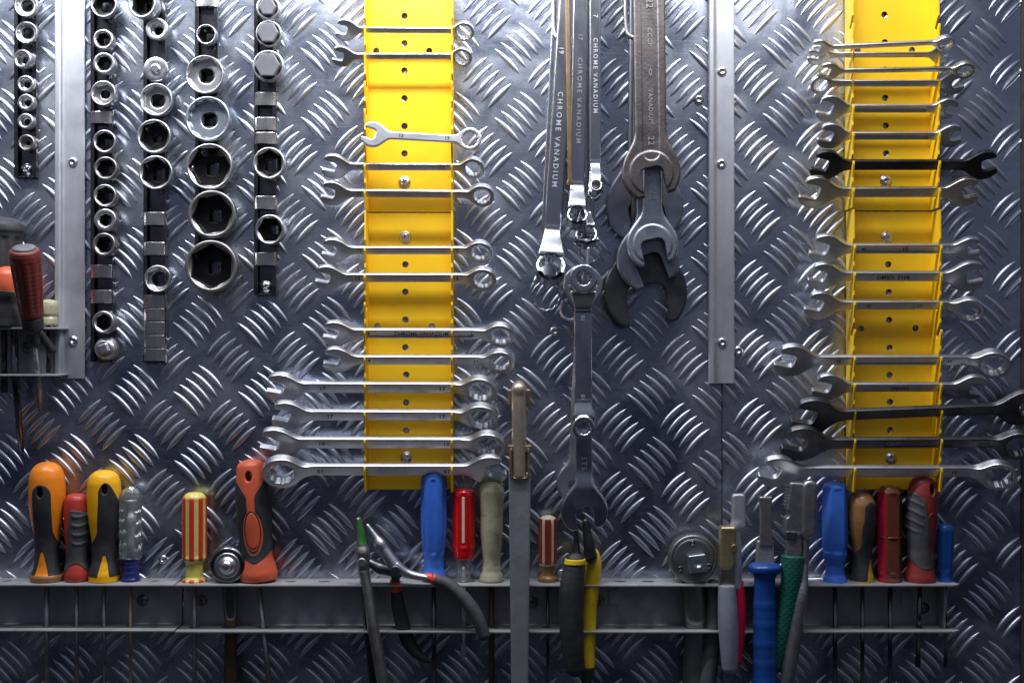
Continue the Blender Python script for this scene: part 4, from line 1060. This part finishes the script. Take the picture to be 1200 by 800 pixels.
part('thumb_ring', hmesh('thumb_ring', f, 0.8, region=lambda x, y, z: np.maximum(np.abs((np.hypot(x / 9.2, (y - 59) / 23) - 1) * 9) - 0.5, -z), grow=0.62), rubber, t)
blade(t, 3.2, 200, plier_steel, bend=8)

# S8 tall blue
t = driver('tall light blue screwdriver in front of the left yellow rack bottom', 508.5, 678)
f = handle_fn([(0, 13), (2, 14.4), (6, 13.6), (14, 11.6), (22, 11.4), (36, 13.4), (60, 15.0), (90, 15.4), (114, 15.0), (121, 13), (126, 8.5), (127.5, 1)], 6, 1.6, fl_range=(28, 118))
part('handle', hmesh('handle', f), blue_p, t)
blade(t, 2.6, 160, rail_black)

# S9 red translucent
t = driver('glossy red screwdriver with cream stripe and clear neck', 543.5, 681)
f = handle_fn([(26, 9), (28, 11.6), (33, 12.4), (36, 12.6), (40, 13.2), (98, 13.2), (104, 12.4), (107, 9), (108, 1)], 6, 1.1, fl_range=(40, 104))
part('handle', hmesh('handle', f), red_clear, t)
part('cream_stripe', boxm('cream_stripe', -1.6, 1.6, 46, 99, 0, 13.3), cream, t, bevel=0.6)
f = handle_fn([(0, 8.5), (1.5, 10), (5, 9.2), (12, 8.4), (22, 8.8), (27, 10)])
part('clear_neck', hmesh('clear_neck', f, 0.8), neck_clear, t)
part('neck_core', lathe('neck_core', [(2.2, 0), (2.2, 24)], 16, 'y'), satin, t)
blade(t, 2.6, 72, satin)

# S10 translucent yellowed
t = driver('yellowed translucent screwdriver with bulbous top beside the upright steel bar', 576, 681)
f = handle_fn([(0, 13), (2, 14.4), (7, 13.4), (14, 10.8), (24, 10.2), (40, 11.5), (60, 13.0), (78, 12.8), (92, 13.6), (104, 14.6), (112, 12.2), (116, 7.5), (117.5, 1)], 4, 0.7, fl_range=(14, 80))
part('handle', hmesh('handle', f), amber_clear, t)
part('steel_core', lathe('steel_core', [(2.6, 2), (2.6, 74)], 14, 'y'), rust_dark, t)
blade(t, 3.4, 150, rust_dark)

# S11 small red with wood coloured stripes
t = driver('small worn red screwdriver with beige grooves right of the upright steel bar', 642, 682)
f = handle_fn([(0, 9), (1.5, 11.2), (5, 11.2), (9, 8.2), (14, 7.6), (20, 9.6), (26, 10.6), (68, 10.8), (74, 9.5), (77, 5), (77.8, 1)], 6, 1.2, fl_range=(20, 74))
part('handle', hmesh('handle', f, 0.8), cream, t)
def reg(x, y, z):
    a = np.arctan2(z, x); n = 6
    u = ((a * n / (2 * math.pi)) % 1.0) - 0.5
    return np.maximum((np.abs(u) - 0.36) * np.hypot(x, z) * 2 * math.pi / n, np.maximum(22 - y, y - 74))
part('red_lacquer', hmesh('red_lacquer', f, 0.8, region=reg, grow=0.4), wood_red, t)
part('worn_base', hmesh('worn_base', f, 0.8, region=lambda x, y, z: y - 21, grow=0.3), wood_brown, t)
blade(t, 1.8, 150, rail_black)
rg = thing('chrome_ring', 'tiny chrome ring lying against the small worn red screwdriver', 'ring', 658, 673, 22)
part('ring_body', sdf_mesh('ring_body', lambda x, y, z: np.hypot(np.hypot(x, y) - 4.8, z) - 1.6, (-7, -7, -2), (7, 7, 2), 0.5), chrome, rg)

# S12..S16 at right
t = driver('tall blue hexagonal screwdriver right of the steel pliers', 978.5, 685)
f = handle_fn([(0, 13.5), (2, 14.8), (6, 13.8), (14, 10.8), (22, 10.8), (34, 13.4), (52, 15.2), (80, 15.4), (108, 14.8), (115, 13), (118.5, 9), (120, 1)], 6, 1.4, fl_range=(36, 114), hexa=True)
part('handle', hmesh('handle', f), blue_p, t); blade(t, 2.6, 150, rail_black)
t = driver('brown and black screwdriver with olive yellow wedge at its base', 1010.5, 684)
f = handle_fn([(0, 12), (1.5, 13.6), (8, 13), (16, 11), (26, 9.8), (38, 10.4), (56, 13.4), (76, 15.4), (90, 15.4), (99, 13), (104, 8), (105.5, 1)])
part('handle', hmesh('handle', f), wood_brown, t)
def reg(x, y, z):
    body = np.maximum(-(x - (-4 + 3 * sstep((y - 60) / 25) - 12 * sstep((48 - y) / 22))), y - 96 + 0.08 * (x - 6) ** 2)
    wedge = np.maximum(-(x - (1.5 + (y) * 0.16)), y - 30)
    return np.maximum(np.maximum(body, 5 - y), -(wedge - 0.2))
part('rubber_grip', hmesh('rubber_grip', f, region=reg, grow=0.45), rubber, t)
part('yellow_base', hmesh('yellow_base', f, region=lambda x, y, z: np.minimum(y - 5.2, np.maximum(-(x - (2.0 + y * 0.16)), y - 29)), grow=0.2), olive_yellow, t)
blade(t, 2.4, 150, rail_black)
t = driver('straight brown red translucent screwdriver with a crimson left side', 1043, 684)
f = handle_fn([(0, 11.5), (1.5, 14), (5, 13.6), (9, 12.4), (14, 13.6), (18, 14.2), (104, 14.4), (109, 12.5), (113, 10), (114, 1)], 6, 1.2, fl_range=(12, 108), hexa=True)
part('handle', hmesh('handle', f), brown_clear, t)
part('crimson_side', hmesh('crimson_side', f, region=lambda x, y, z: np.maximum(np.maximum(x + 7.5, 1 - y), y - 109), grow=0.35), crimson, t)
part('metal_band', lathe('metal_band', [(13.0, 54), (13.9, 54.4), (13.9, 55.6), (13.0, 56)], 30, 'y'), brown_clear, t)
blade(t, 2.6, 150, rail_black)
t = driver('dark red and charcoal screwdriver with curved ridged grip and slot hole', 1078, 685, roll=-1.5)
f = handle_fn([(0, 12), (2, 16.8), (8, 17.6), (16, 16), (26, 14.5), (40, 14.6), (60, 16.4), (84, 17.4), (104, 17.0), (117, 14.5), (123, 11), (125.5, 6), (126.3, 1)])
part('handle', hmesh('handle', f, hole=(7, 112, 3, 7)), brick_d, t)
fr = handle_fn(f.prof, ridges=lambda x, y, z: 0.9 * np.maximum(0, np.sin((y + 0.5 * x) * 2 * math.pi / 11)) * sstep((-x - 1) / 4) * sstep((y - 60) / 4) * sstep((108 - y) / 4))
def reg(x, y, z):
    edge = 2 + 4 * np.sin((y - 20) / 95 * math.pi * 1.6) + 14 * sstep((44 - y) / 24)
    return np.maximum(np.maximum(x - edge, (20 + 0.04 * (x - 2) ** 2) - y), y - (108 - 0.9 * np.clip(x + 12, 0, 40)))
part('rubber_grip', hmesh('rubber_grip', fr, region=reg, grow=0.5), rubber_grey, t)
part('thumb_ring', hmesh('thumb_ring', f, 0.8, region=lambda x, y, z: np.maximum(np.abs((np.hypot((x - 7) / 6.8, (y - 58) / 26) - 1) * 7) - 0.5, -z), grow=0.4), dark_red, t)
blade(t, 2.6, 80, rail_black)
t = driver('smallest blue screwdriver at the right end of the shelf', 1108, 685.5)
f = handle_fn([(0, 8.5), (1.5, 9.6), (5, 8.6), (10, 7.6), (18, 8.2), (30, 9.2), (62, 9.6), (68, 8.2), (71, 4.5), (71.8, 1)], 6, 0.9, fl_range=(16, 66))
part('handle', hmesh('handle', f, 0.8), blue_d, t); blade(t, 2.0, 80, rail_black)

# ---------------------------------------------------------------- small left shelf tools
t = thing('screwdriver', 'large black fluted screwdriver handle cut by the left edge', 'screwdriver', 5, 384, 18)
f = handle_fn([(0, 16), (3, 20), (20, 20.5), (60, 21.5), (100, 21), (108, 21.6), (112, 22.8), (118, 22), (124, 17), (127, 9), (127.6, 1)], 8, 1.6, fl_range=(10, 106))
part('handle', hmesh('handle', f), rubber, t)
blade(t, 3.5, 60, black_steel)
t = thing('screwdriver', 'salmon red and black screwdriver knob behind the maroon one, left edge', 'screwdriver', 10, 384, 30)
f = handle_fn([(0, 14), (2, 16), (12, 15), (25, 15), (38, 18), (50, 19.2), (60, 18.2), (67, 13.5), (70, 7), (71, 1)])
part('handle', hmesh('handle', f), orange_red, t)
part('rubber_grip', hmesh('rubber_grip', f, region=lambda x, y, z: y - 42 + 0.01 * x * x, grow=0.5), rubber, t)
part('shaft', tube('shaft', [(4, 2, -6), (5, -60, -8), (10, -143, -12)], [4, 4, 3.4], 14), rail_black, t)
t = thing('screwdriver', 'maroon screwdriver with slate top cap leaning out of the left shelf', 'screwdriver', 40, 392, 44, roll=-2, tilt=22)
f = handle_fn([(22, 9), (24, 13), (30, 13.4), (60, 15.6), (92, 17), (99, 16.4), (102, 14), (103, 1)], 10, 0.8, fl_range=(28, 92), ridges=lambda x, y, z: 0.1 * np.sin(y * 1.2))
part('handle', hmesh('handle', f), dark_red, t)
part('end_cap', lathe('end_cap', [(12.6, 101), (12.8, 103.6), (11.5, 104.6), (5, 105)], 28, 'y'), cap_grey, t)
f = handle_fn([(-12, 6), (-8, 8.5), (4, 9), (8, 11.5), (20, 12), (24, 10)])
part('ferrule', hmesh('ferrule', f), rubber, t)
part('shaft', tube('shaft', [(0, -8, 0), (0.3, -50, 3), (0.6, -92, 6)], [3.2, 3.2, 3.2], 14), plier_steel, t)
part('side_clip', sdf_mesh('side_clip', lambda x, y, z: seg(x, y, z, (7, 2, 0), (17, -20, -4), 4.5, 5), (0, -30, -12), (26, 10, 8), 0.9), rubber, t)
t = thing('screwdriver', 'short pale yellow green handle tucked behind the left cover strip', 'screwdriver', 57, 381, 20)
f = handle_fn([(0, 9), (2, 10.6), (7, 10.4), (10, 9.2), (13, 10.8), (20, 11), (26, 10), (29, 6), (30, 1)])
part('handle', hmesh('handle', f), amber_clear, t)
blade(t, 2.4, 40, black_steel)
# ---------------------------------------------------------------- ratchets
def ratchet(label, px, py, R, d, body_m, hw, hlen, chromed, hx=0):
    t = thing('ratchet', label, 'ratchet', px, py, d)
    def f(x, y, z):
        r = np.hypot(x, y)
        b = ext(r - R, z + 11, 11, 3.0)
        b = smin(b, seg(x, y, z, (0, -R * 0.5, -11), (hx, -R - 40, -13), R * 0.45, hw, 1.3), 6)
        return smax(b, -np.maximum(np.abs(r - R * 0.84) - 0.7, -(z + 0.9)), 0.4)
    part('head', sdf_mesh('head', f, (-R, -R - 52, -26), (R, R, 1), 0.95), body_m, t)
    if chromed:
        part('dial', lathe('dial', [(14.8, -2), (14.6, 1.5), (13.6, 2.4), (11.5, 1.6), (9.2, 1.7), (8.6, 5.0), (6.8, 6.2), (5.4, 6.4), (5.2, 8.8), (2.4, 9.4)], 36), satin, t)
        part('rim', lathe('rim', [(R * 0.96, -1), (R * 0.95, 0.8), (15.8, 1.2), (15.3, -1)], 40), rail_black, t)
    else:
        part('drive_square', sdf_mesh('drive_square', lambda x, y, z: smax(ext(box2(x * .99 + y * .12, y * .99 - x * .12, 10, 10, 1.5), z - 5, 7, 1.4), -(np.sqrt((x) ** 2 + y ** 2 + (z - 13.4) ** 2) - 4.4), 0.5), (-12, -12, -3), (12, 12, 13), 0.7), blue_steel, t, (3, -3, 0))
        for a in (95, 215, 335):
            c, s = math.cos(math.radians(a)), math.sin(math.radians(a))
            part('face_screw', lathe('face_screw', [(3.2, -1), (3.0, 0.6), (2.0, 0.6), (1.6, -0.2)], 16), rail_black, t, (19 * c, 19 * s, 0.3))
    pts = [(hx, -R - 30, -13), (hx, -R - 60, -14), (hx - 1, -R - hlen, -15)]
    part('handle', sdf_mesh('handle', lambda x, y, z: chain(x, y, z, pts, [hw, hw * 0.95, hw * 1.1], 2, 1.5), (hx - hw - 3, -R - hlen - 10, -26), (hx + hw + 3, -R - 20, -4), 1.0), rust_dark if chromed else body_m, t)
    return t
ratchet('small ratchet with a shiny chrome dial sitting on the shelf left of centre', 266.5, 662, 21, 34, dark_steel, 7.5, 130, True, 1)
rt = ratchet('large grey ratchet with square drive facing out, right of centre', 813, 655, 28, 36, ratchet_m, 14, 150, False, 4)

# ---------------------------------------------------------------- upright bar with brown hooked top
t = thing('bar_tool', 'upright grey steel bar with a brown rusty rounded top passing behind the shelf front', 'bar tool', 609, 558, 52)
def f(x, y, z):
    outer = ext(box2(x, y + 150, 12.5 - 0.012 * (-(y)), 155, 1.5), z + 2, 7, 1.5)
    return outer
part('grey_bar', sdf_mesh('grey_bar', f, (-14, -306, -10), (14, 6, 6), 1.2), tool_grey, t)
def f(x, y, z):
    b = ext(box2(x, y - 16, 11.6, 18, 5.5), z, 9, 1.5)
    return smax(b, -ext(box2(x, y - 20, 8.8, 21, 4), z - 9, 6, 0.5), 0.6)
part('bronze_collar', sdf_mesh('bronze_collar', f, (-13, -4, -10), (13, 36, 10), 0.8), bronze, t)
part('collar_nut', boxm('collar_nut', -13.5, 13.5, 27, 36, -6, 7), bronze, t, bevel=1.5)
def f(x, y, z): return smin(seg(x, y, z, (-0.5, 2, 2), (-1, 98, 2), 8.5, 8, 1.1), seg(x, y, z, (-1, 98, 2), (-1, 100, -30), 8, 7.5), 3)
part('brown_rod', sdf_mesh('brown_rod', f, (-11, -8, -34), (11, 110, 12), 1.0), rod_m, t)
part('cross_pin', sdf_mesh('cross_pin', lambda x, y, z: ext(box2(x, y - 89, 12.5, 9.5, 2.5), z + 6, 5, 1.5), (-14, 76, -12), (14, 100, 0), 0.9), bronze, t)

# ---------------------------------------------------------------- pliers
def plm(name, fn, lo, hi, m, t, h=1.0): return part(name, sdf_mesh(name, fn, lo, hi, h), m, t)
# needle nose with green paint
t = thing('pliers', 'bare steel pliers with chipped green paint on the pointed jaw', 'pliers', 425, 655, 48)
plm('jaw', lambda x, y, z: smin(seg(x, y, z, (-4.5, 45, 0), (0, 8, 0), 3.0, 6.5, 0.8), seg(x, y, z, (0, 8, 0), (1, -16, 0), 8.5, 6.5, 0.9), 3), (-12, -26, -12), (12, 50, 12), plier_steel, t)
plm('green_paint', lambda x, y, z: smax(seg(x, y, z, (-4.5, 45, 0), (0, 8, 0), 3.3, 6.8, 0.8), np.maximum(-(x + 4.5 + (45 - y) * 0.04), 16 - y), 0.5), (-8, 10, -10), (10, 50, 10), green_paint, t, 0.8)
plm('rivet', lambda x, y, z: ext(np.hypot(x, y + 2) - 5, z - 8, 2.2, 0.8), (-6, -8, 4), (6, 4, 11), satin, t, 0.7)
hp = [(1, -14, 0), (6, -34, 2), (12, -75, 3), (20, -120, 2), (27, -165, 0)]
plm('handle', lambda x, y, z: chain(x, y, z, hp, [6.5, 5.5, 6.5, 6.8, 6.6], 3, 0.8), (-10, -175, -12), (38, -4, 14), plier_steel, t, 1.1)
plm('handle', lambda x, y, z: chain(x, y, z, [(-1, -12, -10), (2, -40, -14), (5, -90, -16), (12, -160, -18)], [5.5, 5, 5.2, 5], 3, 0.8), (-8, -168, -26), (20, -4, -2), rail_black, t, 1.1)

# side cutters spread over the shelf lip
t = thing('cutting_pliers', 'spread side cutters resting on the shelf edge with curved black grips', 'pliers', 466, 668, 46)
plm('jaw', lambda x, y, z: smin(seg(x, y, z, (-34, 51, 0), (-20, 30, 0), 2.2, 6.5, 0.9), seg(x, y, z, (-20, 30, 0), (-2, 4, 0), 6.5, 8, 0.9), 4), (-40, -8, -12), (12, 58, 12), satin, t)
plm('jaw', lambda x, y, z: smin(seg(x, y, z, (-41, 13, -4), (-20, 3, -4), 3.5, 7, 0.8), seg(x, y, z, (-20, 3, -4), (0, -1, -4), 7, 8, 0.8), 3), (-48, -14, -18), (12, 24, 8), dark_steel, t)
plm('pivot', lambda x, y, z: ext(np.hypot(x + 2, y - 1) - 6, z - 8, 2.5, 1), (-10, -6, 4), (6, 8, 12), dark_steel, t, 0.7)
plm('shank', lambda x, y, z: chain(x, y, z, [(-2, 6, 0), (14, -4, 0), (40, -9, 0)], [7, 5, 4], 3, 0.8), (-12, -16, -10), (46, 16, 10), satin, t)
plm('grip', lambda x, y, z: chain(x, y, z, [(40, -9, 0), (58, -16, 1), (76, -32, 2), (90, -52, 2), (98, -72, 2)], [6, 7.2, 7.8, 8, 7], 4), (30, -84, -10), (110, 2, 12), rubber_grey, t)
plm('grip_end', lambda x, y, z: seg(x, y, z, (33, -7.5, 0), (41, -9.5, 0), 4.8, 6.4), (26, -18, -8), (50, 0, 8), bright_red, t, 0.8)
plm('grip', lambda x, y, z: chain(x, y, z, [(-3, -24, -14), (0, -48, -16), (8, -78, -18), (20, -98, -18), (36, -108, -18)], [6, 8, 8, 6.5, 2.5], 4), (-14, -116, -28), (42, -14, -6), rubber, t)
plm('grip_end', lambda x, y, z: seg(x, y, z, (-4, -15, -13), (-3, -23, -14), 6, 7), (-14, -32, -22), (8, -6, -4), bright_red, t, 0.8)
plm('shank', lambda x, y, z: seg(x, y, z, (-2, 0, -8), (-4, -16, -13), 6, 5), (-12, -24, -20), (8, 8, 0), dark_steel, t, 0.9)

# yellow and black pliers
t = thing('pliers', 'long nose pliers with black and yellow grips below the chained wrenches', 'pliers', 682, 648, 44)
plm('jaw', lambda x, y, z: smax(seg(x, y, z, (4, 36, 0), (10, -4, 0), 4, 7.5, 0.9), -(x - (-2) - 0), 1), (-6, -14, -12), (20, 44, 12), black_steel, t)
plm('jaw', lambda x, y, z: seg(x, y, z, (-7, 30, -8), (-5, -2, -8), 2.6, 4, 0.9), (-12, -8, -16), (2, 36, 0), dark_steel, t)
plm('grip', lambda x, y, z: chain(x, y, z, [(-8, -10, 6), (-12, -40, 8), (-12, -90, 8), (-8, -128, 6)], [11.5, 14, 13.5, 11], 6, 1.15), (-30, -144, -12), (8, 6, 26), rubber, t, 1.1)
plm('yellow_collar', lambda x, y, z: np.maximum(smax(seg(x, y, z, (-8, -8, 6), (-10, -20, 7), 12.0, 13, 1.1), y + 5, 1), -(y + 11)), (-26, -14, -10), (8, -2, 24), plier_yellow, t, 0.9)
plm('grip', lambda x, y, z: chain(x, y, z, [(12, -4, -10), (13, -20, -10), (9, -70, -12), (7, -130, -12)], [9, 10, 8.5, 8.5], 5), (-6, -142, -24), (26, 8, 2), plier_yellow, t, 1.1)
plm('grip_end', lambda x, y, z: seg(x, y, z, (7, -134, -12), (6, -146, -12), 8.8, 7), (-6, -156, -24), (18, -122, 0), rubber, t)

# brass headed end cutters: grey and raspberry grips
t = thing('pliers', 'pliers with brass coloured head, grey and raspberry grips', 'pliers', 852, 680, 46)
plm('head', lambda x, y, z: smax(ext(box2(x + 0.16 * 0 - (y - 40) * 0.02, y - 38, 8.5, 24, 2), z, 9, 2), (x * 0.9 + (20 - y) * 0.5 - 6) * 0.8, 1), (-12, 10, -12), (12, 66, 12), brass, t, 0.9)
plm('rivet', lambda x, y, z: ext(np.hypot(x - 6.5, (y - 38) * 0.7) - 3.6, z - 9, 2.5, 1), (1, 30, 4), (12, 46, 13), bronze, t, 0.7)
plm('shank', lambda x, y, z: ext(box2(x + 1, y - 8, 8.5 - 0.06 * y, 20, 3), z, 6, 2), (-12, -14, -8), (12, 30, 8), satin_warm, t)
plm('rear_jaw', lambda x, y, z: smin(ext(box2(x - 14, y - 78, 7.5, 20, 4), z + 6, 6, 2), seg(x, y, z, (11, 62, -6), (12, -8, -6), 6, 6, 0.9), 4), (0, -16, -18), (26, 102, 4), bare_alu, t)
plm('grip', lambda x, y, z: smax(chain(x, y, z, [(-1, 0, 3), (-0.5, -18, 4), (0.5, -50, 5), (2.5, -96, 4)], [8.8, 10.4, 11.4, 9.2], 6, 1.0), y + 4, 1.5), (-16, -108, -12), (18, 6, 22), grey_grip, t, 1.1)
plm('grip', lambda x, y, z: chain(x, y, z, [(13.5, -6, -8), (14.5, -40, -8), (11, -92, -8)], [7.5, 8.6, 7.5], 6), (-2, -104, -20), (27, 6, 4), pink_red, t, 1.1)
# dark grips below the shelf between ratchet and brass pliers
t = thing('pliers', 'dark blue grey grips hanging in shadow under the shelf by the big ratchet', 'pliers', 832, 690, 26)
plm('grip', lambda x, y, z: chain(x, y, z, [(4, 4, 0), (4, -40, 0), (-6, -130, 0)], [8, 9, 11], 6), (-22, -144, -14), (18, 14, 14), rubber_grey, t, 1.2)
# blue handled flanged tool
t = thing('chisel_pliers', 'blue handled tool with wide hand guard and flat steel top', 'hand tool', 896, 668, 46)
plm('steel_top', lambda x, y, z: ext(box2(x - 1, y - 56, 7.5 - 0.004 * (y - 30) * 6 * 0 - 1.5 * np.sin(np.clip((y - 30) / 55, 0, 1) * math.pi), 28, 1.5), z, 4.5, 1.2), (-10, 26, -6), (12, 88, 6), plier_steel, t, 0.9)
plm('neck', lambda x, y, z: ext(box2(x - 0.5, y - 20, 10.5 - 0.06 * (y - 10), 14, 1.5), z + 2, 5, 1.2), (-14, 4, -9), (14, 36, 5), tool_grey, t, 0.9)
def f(x, y, z):
    R_ = herm([(-150, 13.6), (-120, 13.2), (-60, 13.0), (-20, 12.0), (-9, 12.0), (-4, 15), (0, 19), (4, 19.5), (7, 17), (9, 11)])
    zz = (z) * 1.15
    r = np.hypot(np.abs(x) * (1 + 0 * y), zz)
    rr = R_(y) + 0.5 * np.maximum(0, np.sin(y * 2 * math.pi / 22)) * sstep((-y - 20) / 10)
    return np.maximum(r - rr, np.maximum(y - 9, -150 - y)) * 0.8
plm('grip', f, (-22, -150, -20), (22, 12, 20), blue_d, t, 1.1)
# green pliers
t = thing('pliers', 'combination pliers with serrated steel head and dark green grip', 'pliers', 928, 655, 44, roll=-3)
plm('head', lambda x, y, z: smax(smin(ext(box2(x + 2 - (y - 40) * 0.04, y - 58, 9.5 - 0.035 * (y - 40), 30, 2), z, 9, 2), ext(box2(x - 1, y - 12, 8.5, 20, 3), z, 8, 2), 3), -(np.hypot(x + 12, y - 52) - 5 ), 0.6), (-16, -10, -12), (14, 92, 12), plier_steel, t, 0.9)
for j in range(7):
    part('tooth', boxm('tooth', -1.4, 1.4, -0.9, 0.9, -7, 7), plier_steel, t, (-10.6 + j * 0.1, 62 + j * 3.6, 0.5), bevel=0.3)
plm('joint', lambda x, y, z: ext(box2(x + 4, y - 28, 6, 5, 1), z - 8, 2, 0.8), (-12, 20, 4), (4, 36, 12), dark_steel, t, 0.8)
def f(x, y, z):
    a = chain(x, y, z, [(0, 4, 2), (0, -20, 4), (-3, -70, 2), (-10, -120, -4)], [13, 12, 11, 10], 5, 1.1)
    a = smax(a, y - 5, 2)
    return a - 0.35 * np.maximum(0, np.sin((x + y) * 0.9)) * np.maximum(0, np.sin((x - y) * 0.9)) * 1.5
plm('grip', f, (-24, -132, -18), (16, 12, 18), green_p, t, 1.0)
# bare steel pliers
t = thing('pliers', 'all steel pliers with slanting tubular handle right of the green pair', 'pliers', 944, 660, 50)
plm('head', lambda x, y, z: smin(ext(box2(x - 3 - (y - 60) * 0.03, y - 62, 8.4, 33, 7.5), z, 8, 4), seg(x, y, z, (1, 34, -1), (0, -2, -1), 4.5, 3.6), 2), (-10, -6, -12), (14, 98, 12), plier_steel, t)
plm('handle', lambda x, y, z: chain(x, y, z, [(0, 0, -1), (-2, -18, 0), (-6, -40, 2), (-14, -90, 2), (-24, -150, 0)], [3.6, 5, 7.6, 8, 7.8], 4), (-36, -160, -10), (8, 6, 14), plier_steel, t, 1.0)
plm('handle', lambda x, y, z: chain(x, y, z, [(-2, 28, -14), (-8, -20, -18), (-12, -100, -18), (-16, -150, -18)], [5, 5, 6, 6], 4), (-26, -158, -28), (6, 36, -6), rail_black, t, 1.1)
# thin rod lying at the back of the shelf
t = thing('metal_rod', 'thin steel rod lying along the back of the shelf behind the blue screwdriver', 'rod', 975, 679, 8)
part('rod_body', tube('rod_body', [(-38, 0, 0), (40, 1.0, 0)], 2.6, 12), satin, t)
# ---------------------------------------------------------------- world, lamps, camera
w = bpy.data.worlds.new('World'); scene.world = w; w.use_nodes = True
nt = w.node_tree; N = nt.nodes; L = nt.links
bg = N['Background']
tc = N.new('ShaderNodeTexCoord'); sp = N.new('ShaderNodeSeparateXYZ'); L.new(tc.outputs['Generated'], sp.inputs[0])
cr = N.new('ShaderNodeValToRGB')
mr = N.new('ShaderNodeMapRange'); mr.inputs['From Min'].default_value = -1; mr.inputs['From Max'].default_value = 1
L.new(sp.outputs['Z'], mr.inputs['Value'])
nz = N.new('ShaderNodeTexNoise'); nz.inputs['Scale'].default_value = 3.0; L.new(tc.outputs['Generated'], nz.inputs['Vector'])
ad = N.new('ShaderNodeMath'); ad.operation = 'MULTIPLY_ADD'; ad.inputs[1].default_value = 0.08; L.new(nz.outputs['Fac'], ad.inputs[0])
sb = N.new('ShaderNodeMath'); sb.operation = 'SUBTRACT'; sb.inputs[1].default_value = 0.04
L.new(mr.outputs[0], ad.inputs[2]); L.new(ad.outputs[0], sb.inputs[0]); L.new(sb.outputs[0], cr.inputs[0])
e = cr.color_ramp.elements
e[0].position = 0.0; e[0].color = (0.06, 0.06, 0.07, 1)
e[1].position = 1.0; e[1].color = (0.22, 0.235, 0.29, 1)
for p, c in ((0.16, (0.045, 0.045, 0.053)), (0.32, (0.008, 0.009, 0.013)), (0.42, (0.004, 0.0045, 0.008)), (0.49, (0.010, 0.012, 0.024)), (0.515, (0.06, 0.066, 0.10)), (0.56, (0.115, 0.125, 0.175)), (0.68, (0.14, 0.15, 0.20))):
    q = e.new(p); q.color = (*c, 1)
L.new(cr.outputs[0], bg.inputs[0]); bg.inputs[1].default_value = 1.0

def area(name, px, py, d, sx_, sy_, power, colr, target, spread=180):
    l = bpy.data.lights.new(name, 'AREA'); l.shape = 'RECTANGLE'; l.size = sx_ * S; l.size_y = sy_ * S
    l.energy = power; l.color = colr; l.spread = math.radians(spread)
    o = bpy.data.objects.new(name, l); col.objects.link(o)
    o.location = ((px - 600) * S, -d * S, (400 - py) * S)
    tgt = Vector(((target[0] - 600) * S, -target[2] * S, (400 - target[1]) * S))
    o.rotation_euler = (tgt - o.location).to_track_quat('-Z', 'Y').to_euler()
    o['kind'] = 'helper'
    return o
area('ceiling_lamp', 460, -420, 520, 1100, 260, 2.3, (0.95, 0.97, 1.0), (600, 330, 0))
for lx, pw in ((30, 2.3), (490, 2.7), (900, 1.5)):
    area('wall_lamp', lx, -190, 240, 270, 45, pw, (0.93, 0.95, 1.0), (lx, 130, 0))

cam = bpy.data.cameras.new('camera'); co = bpy.data.objects.new('camera', cam); col.objects.link(co)
co.location = (0, -D * S, 0); co.rotation_euler = (math.radians(90), 0, 0)
cam.lens = 45; cam.sensor_width = 36; cam.clip_start = 0.01; cam.clip_end = 50
scene.camera = co
scene.view_settings.view_transform = 'Standard'; scene.view_settings.look = 'None'; scene.view_settings.exposure = 0
scene.cycles.use_denoising = True
scene.cycles.max_bounces = 8; scene.cycles.transmission_bounces = 8
scene.cycles.sample_clamp_indirect = 6
